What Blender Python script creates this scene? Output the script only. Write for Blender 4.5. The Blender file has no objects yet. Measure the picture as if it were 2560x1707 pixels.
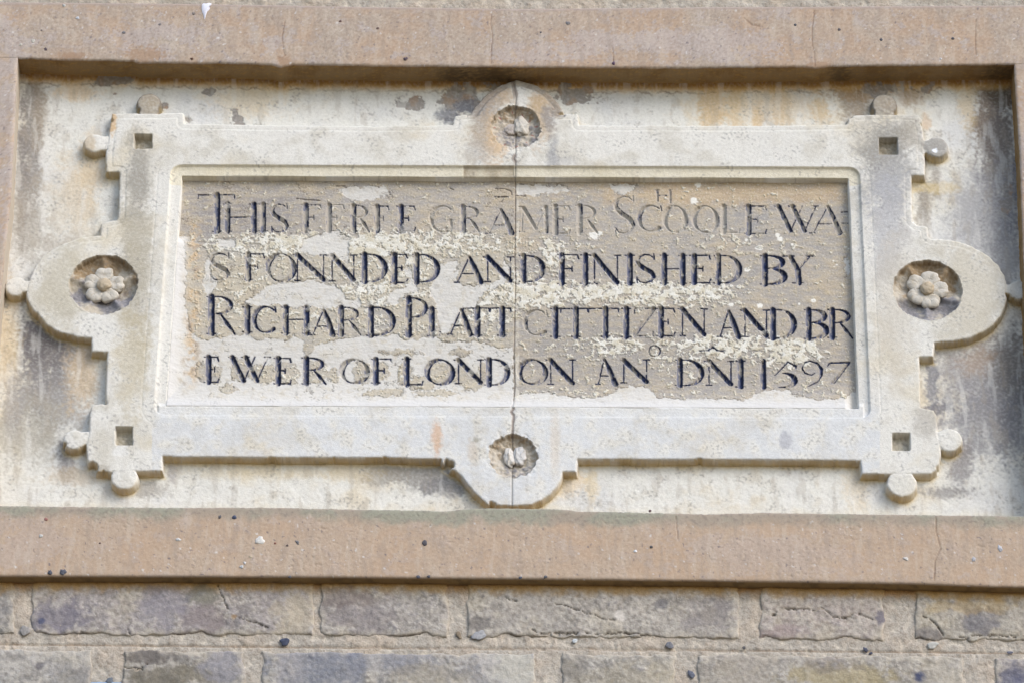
import bpy, math, random
import numpy as np
from mathutils import Matrix, Vector

# ------------------------------------------------------------------ camera
S = 3200.0                      # units ("u") per metre on the wall; all modelling below is in u
K = 1.0 / S
F = 11330.0
TH = math.radians(30.0)
RO = math.radians(0.58)
D = F / S
sc = bpy.context.scene
fwd = np.array([0, math.cos(TH), math.sin(TH)])
up0 = np.array([0, -math.sin(TH), math.cos(TH)])
rx_ = np.array([1.0, 0, 0])
rgt = math.cos(RO) * rx_ + math.sin(RO) * up0
upv = -math.sin(RO) * rx_ + math.cos(RO) * up0
CAM = -fwd * D
cam = bpy.data.cameras.new("camera")
cam.lens = F / 2560 * 36.0
cam.sensor_width = 36.0
cam.clip_start = 0.05
cam.clip_end = 2000
camo = bpy.data.objects.new("camera", cam)
sc.collection.objects.link(camo)
camo.matrix_world = Matrix([[rgt[0], upv[0], -fwd[0], CAM[0]], [rgt[1], upv[1], -fwd[1], CAM[1]],
                            [rgt[2], upv[2], -fwd[2], CAM[2]], [0, 0, 0, 1]])
sc.camera = camo

# ------------------------------------------------------------------ world, sun, exposure
SUN_EL, SUN_AZ = math.radians(36), math.radians(46)      # azimuth from the wall normal towards the right
world = bpy.data.worlds.new("World")
sc.world = world
world.use_nodes = True
wn = world.node_tree
bg = wn.nodes["Background"]
sky = wn.nodes.new("ShaderNodeTexSky")
sky.sky_type = 'NISHITA'
sky.sun_disc = False
sky.sun_elevation = SUN_EL
sky.sun_rotation = math.pi - SUN_AZ
sky.air_density = 1.0
sky.dust_density = 1.5
sky.ozone_density = 1.0
wn.links.new(sky.outputs[0], bg.inputs[0])
bg.inputs[1].default_value = 0.15
sun = bpy.data.lights.new("sun", 'SUN')
sun.energy = 1.0
sun.angle = math.radians(30)
sun.color = (1.0, 0.985, 0.97)
suno = bpy.data.objects.new("sun", sun)
sc.collection.objects.link(suno)
sd = Vector((math.sin(SUN_AZ) * math.cos(SUN_EL), -math.cos(SUN_AZ) * math.cos(SUN_EL), math.sin(SUN_EL)))
suno.rotation_euler = sd.to_track_quat('Z', 'Y').to_euler()
sc.view_settings.view_transform = 'Standard'
sc.view_settings.look = 'None'
sc.view_settings.exposure = 0.74
sc.view_settings.gamma = 1.0

# ------------------------------------------------------------------ photograph <-> wall
def W(px, py, h=0.0):
    """photograph pixel on the plane h units in front of the slab -> (X, Z) in u"""
    px = np.asarray(px, float); py = np.asarray(py, float)
    a = (px - 1280) / F; b = (853.5 - py) / F
    dx = fwd[0] + a * rgt[0] + b * upv[0]
    dy = fwd[1] + a * rgt[1] + b * upv[1]
    dz = fwd[2] + a * rgt[2] + b * upv[2]
    t = (-h * K - CAM[1]) / dy
    return (CAM[0] + t * dx) * S, (CAM[2] + t * dz) * S

def P(X, Z, h=0.0):
    rx = X * K - CAM[0]; ry = -h * K - CAM[1]; rz = Z * K - CAM[2]
    xc = rx * rgt[0] + ry * rgt[1] + rz * rgt[2]
    yc = rx * upv[0] + ry * upv[1] + rz * upv[2]
    zc = rx * fwd[0] + ry * fwd[1] + rz * fwd[2]
    return 1280 + F * xc / zc, 853.5 - F * yc / zc

# ------------------------------------------------------------------ numpy helpers
rs = np.random.RandomState(7)
_perm = rs.permutation(512)
_perm = np.concatenate([_perm, _perm, _perm])
_ang = rs.rand(512) * 2 * np.pi
_gx = np.cos(_ang).astype(np.float32); _gy = np.sin(_ang).astype(np.float32)

def pn(x, y, seed=0):
    x = np.asarray(x, np.float32) + seed * 17.31; y = np.asarray(y, np.float32) + seed * 5.77
    xi = np.floor(x).astype(np.int32); yi = np.floor(y).astype(np.int32)
    fx = x - xi; fy = y - yi
    xi &= 511; yi &= 511
    u = fx * fx * fx * (fx * (fx * 6 - 15) + 10); v = fy * fy * fy * (fy * (fy * 6 - 15) + 10)
    xj = (xi + 1) & 511; yj = (yi + 1) & 511
    h00 = _perm[_perm[xi] + yi]; h10 = _perm[_perm[xj] + yi]
    h01 = _perm[_perm[xi] + yj]; h11 = _perm[_perm[xj] + yj]
    n00 = _gx[h00] * fx + _gy[h00] * fy
    n10 = _gx[h10] * (fx - 1) + _gy[h10] * fy
    n01 = _gx[h01] * fx + _gy[h01] * (fy - 1)
    n11 = _gx[h11] * (fx - 1) + _gy[h11] * (fy - 1)
    a = n00 + u * (n10 - n00); b = n01 + u * (n11 - n01)
    return (a + v * (b - a)) * 1.5

ANISO = False
def fbm(x, y, scale, octv=4, seed=0, gain=0.5, sx=1.0):
    x = np.asarray(x, np.float32) / (scale * sx); y = np.asarray(y, np.float32) / scale
    ca, sa = math.cos(seed * 1.7 + .4), math.sin(seed * 1.7 + .4)
    if sx == 1.0 and not ANISO: x, y = x * ca + y * sa, y * ca - x * sa
    s = 0; a = 1.0; t = 0
    for i in range(octv):
        s = s + a * pn(x, y, seed + i * 3)
        t += a; a *= gain; x, y = (x * 0.8 + y * 0.6) * 2.03, (y * 0.8 - x * 0.6) * 2.03
    return s / t * 1.35

def sstep(a, b, x):
    t = np.clip((x - a) / (b - a), 0, 1)
    return t * t * (3 - 2 * t)

def lin(c):
    c = np.asarray(c, float) / 255.0
    return np.where(c <= 0.04045, c / 12.92, ((c + 0.055) / 1.055) ** 2.4)

def mix(C, col, w):
    w = np.clip(w, 0, 1)[..., None]
    return C * (1 - w) + lin(col) * w

def poly_sdf(X, Z, pts):
    """signed distance, + inside"""
    pts = np.asarray(pts, np.float32)
    X = X.astype(np.float32); Z = Z.astype(np.float32)
    d2 = np.full(X.shape, 1e12, np.float32); ins = np.zeros(X.shape, bool)
    n = len(pts)
    for i in range(n):
        ax, ay = pts[i]; bx, by = pts[(i + 1) % n]
        ex, ey = bx - ax, by - ay
        wx = X - ax; wy = Z - ay
        t = np.clip((wx * ex + wy * ey) / (ex * ex + ey * ey + 1e-9), 0, 1)
        q = (wx - t * ex) ** 2 + (wy - t * ey) ** 2
        d2 = np.minimum(d2, q)
        if by != ay:
            c = ((ay > Z) != (by > Z)) & (X < (bx - ax) * (Z - ay) / (by - ay) + ax)
            ins ^= c
    d = np.sqrt(d2)
    return np.where(ins, d, -d)

def line_dist(X, Z, pts):
    d2 = np.full(X.shape, 1e12, np.float32)
    for (ax, ay), (bx, by) in zip(pts[:-1], pts[1:]):
        ex, ey = bx - ax, by - ay
        wx = X - ax; wy = Z - ay
        t = np.clip((wx * ex + wy * ey) / (ex * ex + ey * ey + 1e-9), 0, 1)
        d2 = np.minimum(d2, (wx - t * ex) ** 2 + (wy - t * ey) ** 2)
    return np.sqrt(d2)

def blob(px, py, cx, cy, rx, ry, soft=0.5, nz=0.0, rot=0.0):
    dx = px - cx; dy = py - cy
    if rot:
        c, s = math.cos(rot), math.sin(rot)
        dx, dy = dx * c + dy * s, -dx * s + dy * c
    r = np.sqrt((dx / rx) ** 2 + (dy / ry) ** 2) + nz
    return 1 - sstep(1 - soft, 1 + soft, r)

# ------------------------------------------------------------------ materials
def stone_mat(name, grain=0.12, gscale=900.0, bump=0.25, bscale=700.0, rough=0.93, tint=None):
    m = bpy.data.materials.new(name); m.use_nodes = True
    nt = m.node_tree; N = nt.nodes; L = nt.links
    b = N["Principled BSDF"]
    b.inputs["Roughness"].default_value = rough
    b.inputs["Specular IOR Level"].default_value = 0.18
    at = N.new("ShaderNodeAttribute"); at.attribute_name = "Col"
    tc = N.new("ShaderNodeTexCoord")
    n1 = N.new("ShaderNodeTexNoise"); n1.inputs["Scale"].default_value = gscale; n1.inputs["Detail"].default_value = 3
    L.new(tc.outputs["Object"], n1.inputs["Vector"])
    mr = N.new("ShaderNodeMapRange")
    mr.inputs[1].default_value = 0.3; mr.inputs[2].default_value = 0.7
    mr.inputs[3].default_value = 1 - grain; mr.inputs[4].default_value = 1 + grain
    L.new(n1.outputs["Fac"], mr.inputs[0])
    vm = N.new("ShaderNodeVectorMath"); vm.operation = 'SCALE'
    L.new(at.outputs["Color"], vm.inputs[0]); L.new(mr.outputs[0], vm.inputs["Scale"])
    L.new(vm.outputs[0], b.inputs["Base Color"])
    n2 = N.new("ShaderNodeTexNoise"); n2.inputs["Scale"].default_value = bscale; n2.inputs["Detail"].default_value = 4
    L.new(tc.outputs["Object"], n2.inputs["Vector"])
    bp = N.new("ShaderNodeBump"); bp.inputs["Strength"].default_value = bump; bp.inputs["Distance"].default_value = 0.0008
    L.new(n2.outputs["Fac"], bp.inputs["Height"]); L.new(bp.outputs[0], b.inputs["Normal"])
    return m

M_stone = stone_mat("weathered_limestone", 0.07, 1500, 0.42, 1100)
M_panel = stone_mat("flaking_painted_stone", 0.06, 1500, 0.20, 1300)
M_render = stone_mat("pink_sandy_cement", 0.08, 1500, 0.32, 1300)
M_brick = stone_mat("stock_brick", 0.12, 900, 0.5, 800)
M_mortar = stone_mat("lime_mortar", 0.16, 900, 0.6, 900)
M_pebble = stone_mat("flint_pebble", 0.2, 500, 0.1, 500, rough=0.6)

# ------------------------------------------------------------------ objects
COL = sc.collection
def prop(o, label=None, cat=None, group=None, kind=None):
    if label: o["label"] = label
    if cat: o["category"] = cat
    if group: o["group"] = group
    if kind: o["kind"] = kind
    return o

def empty(name, **kw):
    o = bpy.data.objects.new(name, None); COL.objects.link(o); o.empty_display_size = 0.05
    return prop(o, **kw)

def mesh(name, V, Q, C, mat, parent=None, smooth=True):
    V = np.asarray(V, np.float32); Q = np.asarray(Q, np.int32)
    u, inv = np.unique(Q.ravel(), return_inverse=True)
    V = V[u] * K; C = np.asarray(C, np.float32)[u]; Q = inv.reshape(Q.shape).astype(np.int32)
    me = bpy.data.meshes.new(name)
    me.vertices.add(len(V)); me.vertices.foreach_set("co", V.ravel())
    k = Q.shape[1]
    me.loops.add(Q.size); me.loops.foreach_set("vertex_index", Q.ravel())
    me.polygons.add(len(Q))
    me.polygons.foreach_set("loop_start", np.arange(0, Q.size, k, dtype=np.int32))
    me.polygons.foreach_set("loop_total", np.full(len(Q), k, np.int32))
    me.update(calc_edges=True)
    ca = me.color_attributes.new("Col", 'FLOAT_COLOR', 'POINT')
    c4 = np.ones((len(V), 4), np.float32); c4[:, :3] = np.clip(C, 0, 1)
    ca.data.foreach_set("color", c4.ravel())
    if smooth: me.shade_smooth()
    me.materials.append(mat)
    o = bpy.data.objects.new(name, me); COL.objects.link(o)
    if parent: o.parent = parent
    return o

def grid_quads(ny, nx):
    i = np.arange(ny * nx, dtype=np.int32).reshape(ny, nx)
    return np.stack([i[:-1, :-1], i[:-1, 1:], i[1:, 1:], i[1:, :-1]], -1).reshape(-1, 4)

def fc(A):      # face-centre value of a grid array
    return (0.25 * (A[:-1, :-1] + A[:-1, 1:] + A[1:, 1:] + A[1:, :-1])).ravel()

def toW(pts, h): 
    a = np.array(pts, float); X, Z = W(a[:, 0], a[:, 1], h); return np.stack([X, Z], 1)

# ================================================================== THE PLAQUE
HF = 29.0          # frame relief
JOINT = [(1287,150),(1283,204),(1290,245),(1288,280),(1291,319),(1289,352),(1290,381),(1284,398),(1289,405),(1288,577),
         (1287,640),(1289,700),(1287,780),(1285,900),(1287,963),(1283,1020),(1278,1028),(1284,1036),(1281,1080),(1283,1138),(1280,1190),(1280,1300)]
OUT = [(280,283),(460,281),(461,308),(700,312),(960,314),(1131,312),(1133,300),(1138,289),(1175,284),(1183,270),(1202,245),(1227,223),
       (1257,206),(1289,196),(1311,201),(1341,210),(1368,226),(1393,251),(1409,277),(1395,283),(1446,285),(1448,312),(1700,313),(1920,313),
       (2117,310),(2121,292),(2127,288),(2200,285),(2296,287),(2304,297),(2310,346),(2313,400),(2312,439),(2279,439),(2281,541),(2282,553),
       (2293,562),(2312,564),(2319,568),(2321,590),(2328,596),(2369,598),(2399,603),(2426,613),(2454,628),(2478,644),(2497,663),(2511,688),
       (2518,712),(2518,745),(2513,766),(2503,789),(2484,813),(2459,830),(2424,845),(2383,853),(2337,856),(2334,891),(2299,892),(2302,1017),
       (2315,1020),(2334,1024),(2342,1036),(2344,1074),(2353,1118),(2352,1140),(2344,1172),(2329,1184),(2220,1185),(2154,1183),(2151,1151),
       (1920,1148),(1445,1147),(1441,1178),(1407,1178),(1405,1191),(1396,1211),(1379,1231),(1355,1249),(1328,1261),(1279,1264),(1221,1260),
       (1205,1249),(1186,1230),(1167,1208),(1153,1189),(1145,1182),(1123,1168),(1109,1160),(1102,1147),(960,1143),(700,1143),(408,1141),
       (406,1176),(280,1179),(240,1178),(226,1168),(218,1150),(214,1112),(223,1070),(223,1050),(226,1017),(232,1010),(263,1007),(266,916),
       (268,880),(229,878),(228,845),(201,843),(169,838),(142,828),(117,813),(101,794),(82,775),(69,753),(65,733),(68,712),(77,688),(87,663),
       (106,639),(131,622),(163,606),(201,593),(250,587),(251,560),(258,555),(290,549),(295,541),(299,431),(264,431),(264,380),(271,333)]
# knobs: cx, cy, radius, neck end x, y, neck half width
KNOB = [(372,257,31,372,284,26),(236,357,28,275,356,22),(40,716,28,80,714,17),(186,1097,28,230,1092,20),(311,1192,33,311,1170,30),
        (2255,1207,37,2255,1180,27),(2373,1098,33,2340,1094,22),(2546,725,28,2515,723,16),(2341,367,31,2305,364,20),(2211,261,33,2211,288,26)]
PAN = [(455,441),(2121,447),(2146,1024),(416,1017)]
ROS = [(258,712,86),(2319,725,87),(1290,318,64),(1282,1138,60)]
HOLE = [(336,380,336,372),(2198,2244,345,386),(289,331,1066,1111),(2231,2275,1082,1125)]

g = 2.15
xs = np.arange(-1400, 1400, g); zs = np.arange(800, -560, -g)
X, Z = np.meshgrid(xs, zs)
FX, FY = P(X, Z, HF)             # photo position on the frame plane
BX, BY = P(X, Z, 0.0)            # photo position on the slab plane
n_edge = fbm(X, Z, 14, 3, 1)
n_big = fbm(X, Z, 160, 4, 2)
n_mid = fbm(X, Z, 42, 4, 3)
n_fine = fbm(X, Z, 10, 2, 4)
n_grain = fbm(X, Z, 7, 1, 5)
n_big2 = fbm(X, Z, 210, 4, 6)
n_mid2 = fbm(X, Z, 55, 5, 7, gain=0.6)
n_str = fbm(X, Z, 30, 4, 8, sx=0.35)         # vertical streaks (compressed across)
n_str = fbm(X * 4.0, Z, 90, 4, 8)
warp = 9 * fbm(X, Z, 60, 3, 9)

d = poly_sdf(X, Z, toW(OUT, HF)) + 0
kn_d = []
for cx, cy, r, nx_, ny_, nw in KNOB:
    kx, kz = W(cx, cy, HF); ex, ez = W(nx_, ny_, HF)
    dk = r - np.hypot(X - kx, (Z - kz))
    seg = nw - line_dist(X, Z, [(kx, kz), (ex, ez)])
    # flat-ended neck
    kn_d.append(np.maximum(dk, np.where((X - kx) * (ex - kx) + (Z - kz) * (ez - kz) > 0, seg, -99)))
dall = d
for k_ in kn_d: dall = np.maximum(dall, k_)
dall = dall + 1.2 * n_edge - 9.0 * np.clip(n_mid - 0.28, 0, 1)
# chipped corners of the frame
for (cx, cy, r) in [(228,1166,16),(1120,1160,14),(2352,1170,10),(1230,1262,8),(276,300,7),(2125,290,5),(90,790,7),(346,1215,10),(160,1110,6)]:
    wx, wz = W(cx, cy, HF)
    dall = np.minimum(dall, np.hypot(X - wx, Z - wz) - r + 5 * n_edge)

sp = poly_sdf(X, Z, toW(PAN, 20))     # + inside the panel
e = -sp
jl = toW(JOINT, HF)
dj = line_dist(X, Z, jl)
jx = np.interp(FY, [p[1] for p in JOINT], [p[0] for p in JOINT])
leftside = FX < jx

h = 1.6 * n_big + 1.0 * n_mid + 0.45 * n_fine
# the slab is a little flaked
t = np.clip(dall / 5.0, 0, 1)
prof = 0.80 + 0.20 * np.sqrt(1 - (1 - t) ** 2)
wall = np.clip((dall + g * 1.15) / (g * 1.15), 0, 1)
frame_h = HF * prof
frame_h = frame_h + 0.7 * n_big + 0.6 * n_mid + 0.25 * n_fine
# shallow border line round the upper half of the frame
gl = np.exp(-((d - 17 - 1.2 * n_mid) / 1.6) ** 2) * sstep(640, 600, FY) * (0.75 + 0.5 * n_mid)
frame_h -= 1.5 * gl
arch = (FY < 292) * (FX > 1168) * (FX < 1412)
frame_h -= 5.0 * sstep(21, 17.5, d) * arch * (1 + .3 * n_mid)
frame_h -= 2.0 * np.exp(-((d - 21) / 1.8) ** 2) * arch
frame_h -= 0.8 * sstep(18, 15, d) * sstep(700, 620, FY)
# moulding round the panel
mo = np.interp(e, [-50, 0, 5, 9, 16, 24, 27, 29, 31, 400], [20, 20, 20.3, 20.6, 21.2, 22.8, 24.4, 28.6, HF, HF]) 
bot = (FY > 1000) & (FX > 380)
mo_w = sstep(34, 30, e)
brk = ((FX > 1159) & (FX < 1286) & (FY < 460)).astype(float)
mo = mo - brk * np.interp(e, [0, 3, 24, 30], [4, 2.0, 2.5, 0])
bmk = sstep(1002, 1016, FY) * (FX > 395) * (FX < 2160) * (FY < 1060)
mo = mo * (1 - .8 * bmk) + (HF - .5) * .8 * bmk
frame_h = np.where(e < 34, np.minimum(frame_h, mo + 0.5 * n_mid + 0.25 * n_fine), frame_h)
# vertical bead lines on stiles
for sgn, off in ((-1, 61), (1, 55)):
    side = (FX < 700) if sgn < 0 else (FX > 1900)
    frame_h -= 0.9 * np.exp(-((e - off) / 1.5) ** 2) * side * (FY > 400) * (FY < 1060)
# panel well
inwell = sstep(0, g * 1.1, sp)
frame_h = frame_h * (1 - inwell) + (-9) * inwell
h = h * (1 - wall) + frame_h * wall
# knobs domed
kn_id = np.full(X.shape, -1)
for i, kd in enumerate(kn_d):
    cx, cy, r = KNOB[i][:3]
    kx, kz = W(cx, cy, HF)
    m = (kd > -g * 1.2) & (d < 1)
    kn_id[m] = i
    q = np.hypot(X - kx, Z - kz) / r
    h -= np.where((d < 4) & (kd > 0), 1.6 * np.clip(q, 0, 1) ** 4 + 0.8 * n_fine, 0)
# square sinkings
hole_d = np.full(X.shape, -99.0)
for x0, x1, y0, y1 in HOLE:
    hd = poly_sdf(X, Z, toW([(x0, y0), (x1, y0), (x1, y1), (x0, y1)], HF)) + 0.8 * n_edge
    hole_d = np.maximum(hole_d, hd)
hw = np.clip((hole_d + 0.5) / g, 0, 1)
h = h * (1 - hw) + hw * (HF - 24 + 2.5 * n_fine + 2 * n_mid)
# rosette hollows
ros_r = []
for i, (cx, cy, r) in enumerate(ROS):
    wx, wz = W(cx, cy, HF)
    rr = np.hypot(X - wx, Z - wz); an = np.arctan2(Z - wz, X - wx)
    rough = 1.5 if i < 2 else 2.4
    R = r + rough * (2.2 * n_edge + 2.0 * n_mid)
    q = rr / R
    ros_r.append((rr, q, an))
    bowl = 13 + 14 * (1 - np.clip(q, 0, 1) ** 2.2)
    if i < 2:
        a5 = (an - (0.35 if i == 0 else 0.9)) / (2 * np.pi / 5)
        ridge = np.exp(-((a5 - np.round(a5)) * 7.5) ** 2) * sstep(0.35, 0.5, q)
        cup = np.abs(a5 - np.round(a5))
        bowl = bowl - 11 * ridge + 1.5 * n_edge + 1.5 * n_mid
        bowl = bowl + 5 * sstep(0.15, 0.45, cup) * sstep(0.4, 0.9, q)
    else:
        bowl = bowl * 0.82 + 3.5 * n_edge + 4 * n_mid + 1.2 * n_fine
    w_ = np.clip((R - rr) / (g * 1.2), 0, 1)
    lip = np.exp(-((rr - R - 4) / 5.0) ** 2) * (0.8 if i < 2 else 1.6)
    h = h - w_ * bowl - (1 - w_) * lip * (0.5 + n_edge)
# joint between the two halves
jw = 1.5 + 0.8 * n_mid + 1.6 * sstep(240, 200, FY) + 2.0 * blob(FX, FY, 1280, 1030, 20, 50, 0.2) + 1.5 * blob(FX, FY, 1280, 1195, 20, 30, .3) * 0
jm = np.exp(-(dj / jw) ** 2)
h -= jm * np.where(sp > 0, 0, 2.6)
# irregular plaster fillet where slab meets the soffit
TOPE = [(-300,140),(44,145),(157,150),(329,152),(347,158),(402,157),(548,158),(676,161),(702,168),(731,161),(860,163),(1135,166),(1398,168),
        (1710,170),(2007,166),(2036,171),(2073,166),(2200,164),(2534,161),(2900,158)]
SILT = [(-300,1258),(0,1262),(408,1267),(653,1266),(1000,1273),(1115,1275),(1190,1268),(1400,1270),(1443,1275),(1770,1283),(1906,1279),(2150,1283),(2560,1288),(2900,1291)]
SILB = [(-300,1435),(0,1438),(330,1439),(850,1441),(1280,1445),(1710,1449),(2275,1457),(2440,1463),(2560,1466),(2900,1471)]
TOPO = [(-300,3),(0,5),(475,9),(860,16),(1300,22),(1710,18),(2560,13),(2900,11)]
HS = 84.0
def curve(pts, h):
    a = toW(pts, h); return a[:, 0], a[:, 1]
tx, tz = curve(TOPE, HS)
ztop = np.interp(X, tx, tz)
dz = ztop - Z                              # distance below the soffit
h += 9 * np.exp(-np.clip(dz, 0, 99) / 7) * (wall < .5)
flk = sstep(24 + 9 * n_str + 6 * n_mid, 22 + 9 * n_str + 6 * n_mid, dz)       # crust under the soffit
h += 2.2 * flk * (wall < .5)
# thin flakes of the slab's limewash
fl = fbm(X, Z, 70, 5, 12, gain=0.62)
lost = 0
for (cx, cy, rx, ry) in [(1160,262,72,44),(1435,240,60,22),(265,207,40,9),(300,205,30,10),(1030,262,34,22),(590,290,22,28),(1180,235,60,30),(520,230,24,8),(410,268,14,10),
                         (470,300,12,9),(2195,225,110,18),(2520,470,18,45),(285,236,16,5),(380,258,12,8)]:
    lost = np.maximum(lost, blob(BX, BY, cx, cy, rx, ry, 0.08, 1.7 * fl + 0.25))
h -= 1.3 * lost * (1 - wall)

# ---------- colour
nC = 0.5 + 0.5 * n_big
C = np.broadcast_to(lin((221, 219, 211)), X.shape + (3,)).copy()
sl = (wall < 0.5)
slab = 1.0 - wall
def stain(cx, cy, rx, ry, col, a, soft=0.5, nzs=0.9, rot=0.0, onframe=None, nz=None):
    global C
    if onframe is True: px, py, mk = FX, FY, (wall > 0.5)
    elif onframe is False: px, py, mk = BX, BY, (wall < 0.999)
    else: px, py, mk = FX, FY, 1.0
    # only evaluate inside its window
    r_ = max(rx, ry) * 2.6 + 20
    jj = np.where((xs > W(cx, cy)[0] - r_) & (xs < W(cx, cy)[0] + r_))[0]
    ii = np.where((zs > W(cx, cy)[1] - r_ * 1.2) & (zs < W(cx, cy)[1] + r_ * 1.2))[0]
    if len(ii) == 0 or len(jj) == 0: return
    s_ = np.s_[ii[0]:ii[-1] + 1, jj[0]:jj[-1] + 1]
    nn = (nz if nz is not None else (0.6 * n_mid2 + 0.3 * n_fine))[s_]
    w = blob(px[s_], py[s_], cx, cy, rx, ry, soft, 1.25 * nzs * nn, rot) * a
    if onframe is not None: w = w * mk[s_]
    C[s_] = mix(C[s_], col, w)
# broad yellowing and lilac bloom
C = mix(C, (214, 200, 172), sstep(0.05, 0.8, n_big2 + 0.4 * n_mid) * 0.65 * slab)
C = mix(C, (205, 205, 205), sstep(0.0, 0.7, -n_big2 + 0.3 * n_mid2) * 0.6)
C = mix(C, (192, 185, 170), sstep(0.1, 0.6, n_mid2) * 0.45)
# slab side stains (slab only)
grey, dgrey, brn, och = (128, 124, 122), (96, 93, 94), (140, 122, 104), (205, 172, 122)
for (cx, cy, rx, ry, col, a, so) in [
    (80, 330, 26, 190, (138,133,128), 0.85, 0.4), (55, 420, 16, 170, grey, 0.8, 0.5), (70, 560, 45, 90, (165,158,148), 0.7, 0.5),
    (100, 280, 18, 90, (150,138,122), 0.7, 0.5), (110, 850, 68, 120, (104,100,102), 0.95, 0.4), (150, 880, 75, 65, (112,106,104), 0.8, 0.4),
    (120, 990, 100, 90, (140,136,134), 0.8, 0.5), (60, 1080, 90, 80, (170,164,150), 0.7, 0.5), (165, 1150, 22, 55, (132,128,128), 0.75, 0.4),
    (20, 850, 26, 130, (205,185,150), 0.7, 0.6), (205, 930, 38, 90, (204, 182, 152), 0.75, 0.5), (180, 1190, 60, 22, (195,175,145), 0.5, 0.6), (230, 800, 60, 30, (190,168,138), .5, .5),
    (180, 500, 60, 90, (205,190,165), 0.5, 0.6), (205, 470, 40, 80, (208, 192, 166), 0.6, 0.6), (170, 620, 60, 30, (170,160,148), 0.5, 0.5), (35, 1010, 25, 70, (165,162,160), .6, .5),
    (2480, 300, 48, 110, (132,118,104), 0.95, 0.35), (2500, 400, 40, 160, (122,114,108), 0.85, 0.45), (2515, 230, 40, 50, (100,88,74), 0.8, 0.4),
    (2460, 540, 90, 110, (158,156,158), 0.75, 0.6), (2510, 640, 50, 70, (148, 146, 146), 0.7, 0.5), (2540, 480, 20, 90, (120,120,126), 0.7, 0.5),
    (2440, 950, 110, 110, (150,146,146), 0.85, 0.6), (2530, 930, 50, 110, (124,118,112), 0.9, 0.5), (2460, 1060, 90, 90, (140,138,140), 0.8, 0.5),
    (2540, 1060, 40, 100, (126, 124, 126), 0.75, 0.5), (2330, 960, 16, 70, (128,128,134), 0.8, 0.4), (2345, 1020, 40, 12, (120,118,122), .8, .5),
    (2400, 1160, 30, 60, (138,134,134), 0.8, 0.4), (2370, 1230, 60, 16, (140,136,134), 0.75, 0.4), (2310, 500, 18, 60, (150,142,132), 0.8, 0.5),
    (2340, 460, 14, 40, (150,142,132), 0.7, 0.5), (2420, 850, 60, 30, (160,152,144), 0.6, 0.5), (2440, 900, 40, 30, (175,150,125), 0.5, 0.6),
    (1060, 1190, 85, 34, (146,143,138), 0.9, 0.35), (960, 1180, 60, 28, (158,152,142), 0.8, 0.4), (1120, 1215, 60, 26, (132,130,130), 0.85, 0.4),
    (370, 1225, 45, 18, (160,155,148), 0.7, 0.4), (430, 1180, 12, 26, (165,160,158), 0.7, 0.4), (880, 1180, 60, 20, (200,180,140), .5, .5), (640,1180,160,14,(205,188,150),.4,.6),
    (1780, 262, 34, 60, (206, 182, 146), 0.85, 0.35), (1835, 250, 20, 70, (210, 188, 152), 0.7, 0.5), (1895, 290, 16, 32, (205, 180, 144), 0.8, 0.5),
    (1950, 262, 22, 60, (205, 182, 148), 0.7, 0.5), (2050, 285, 20, 34, (206, 184, 148), 0.8, 0.5), (2135, 260, 34, 46, (158,145,128), 0.9, 0.4),
    (1910, 265, 150, 50, (214,190,150), 0.45, 0.5), (2160, 230, 90, 22, (165,140,110), 0.8, 0.4), (2280, 240, 40, 20, (168,142,112), .7, .4),
    (2420, 260, 20, 60, (208,186,146), 0.6, 0.5), (2315, 310, 12, 22, (206,182,154), .7, .4), (620, 250, 90, 40, (220,200,165), 0.5, 0.6), (190, 230, 50, 20, (214,184,140), 0.6, 0.6),
    (230, 410, 30, 70, (212,188,150), .5, .6), (2330,470,60,14,(215,190,130),.5,.5), (1420, 1210, 40, 30, (222,200,165), .6, .5), (1480,1220,16,40,(220,200,160),.6,.5),
    (2145, 1210, 30, 60, (220,200,165), .5, .6)]:
    stain(cx, cy, rx, ry, col, a, so, onframe=False)
# crust and brown under the soffit, along the reveals
C = mix(C, (196, 158, 92), sstep(30, 8, dz + 8 * n_mid2) * 0.85 * slab)
C = mix(C, (150, 112, 62), sstep(16, 2, dz + 7 * n_mid2) * 0.9 * slab)
C = mix(C, (120, 92, 60), np.exp(-((dz - 23 - 9 * n_str - 6 * n_mid) / 1.6) ** 2) * 0.6 * slab * sstep(-.3, .2, n_mid2))
C = mix(C, (150, 144, 138), lost * 0.95 * slab)
C = mix(C, (165, 135, 108), lost * sstep(0.0, 0.5, n_mid) * 0.7 * slab)
for (cx, cy, rx, ry) in [(1128,292,30,20),(1172,268,36,18)]:
    stain(cx, cy, rx, ry, (112, 114, 122), 0.8, 0.4, onframe=False)
# pale band along the sill
sx_, sz_ = curve(SILT, HS)
zsil = np.interp(X, sx_, sz_)
C = mix(C, (222, 216, 200), sstep(60, 30, (Z - zsil) + 18 * n_mid2) * 0.7 * slab)
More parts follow.
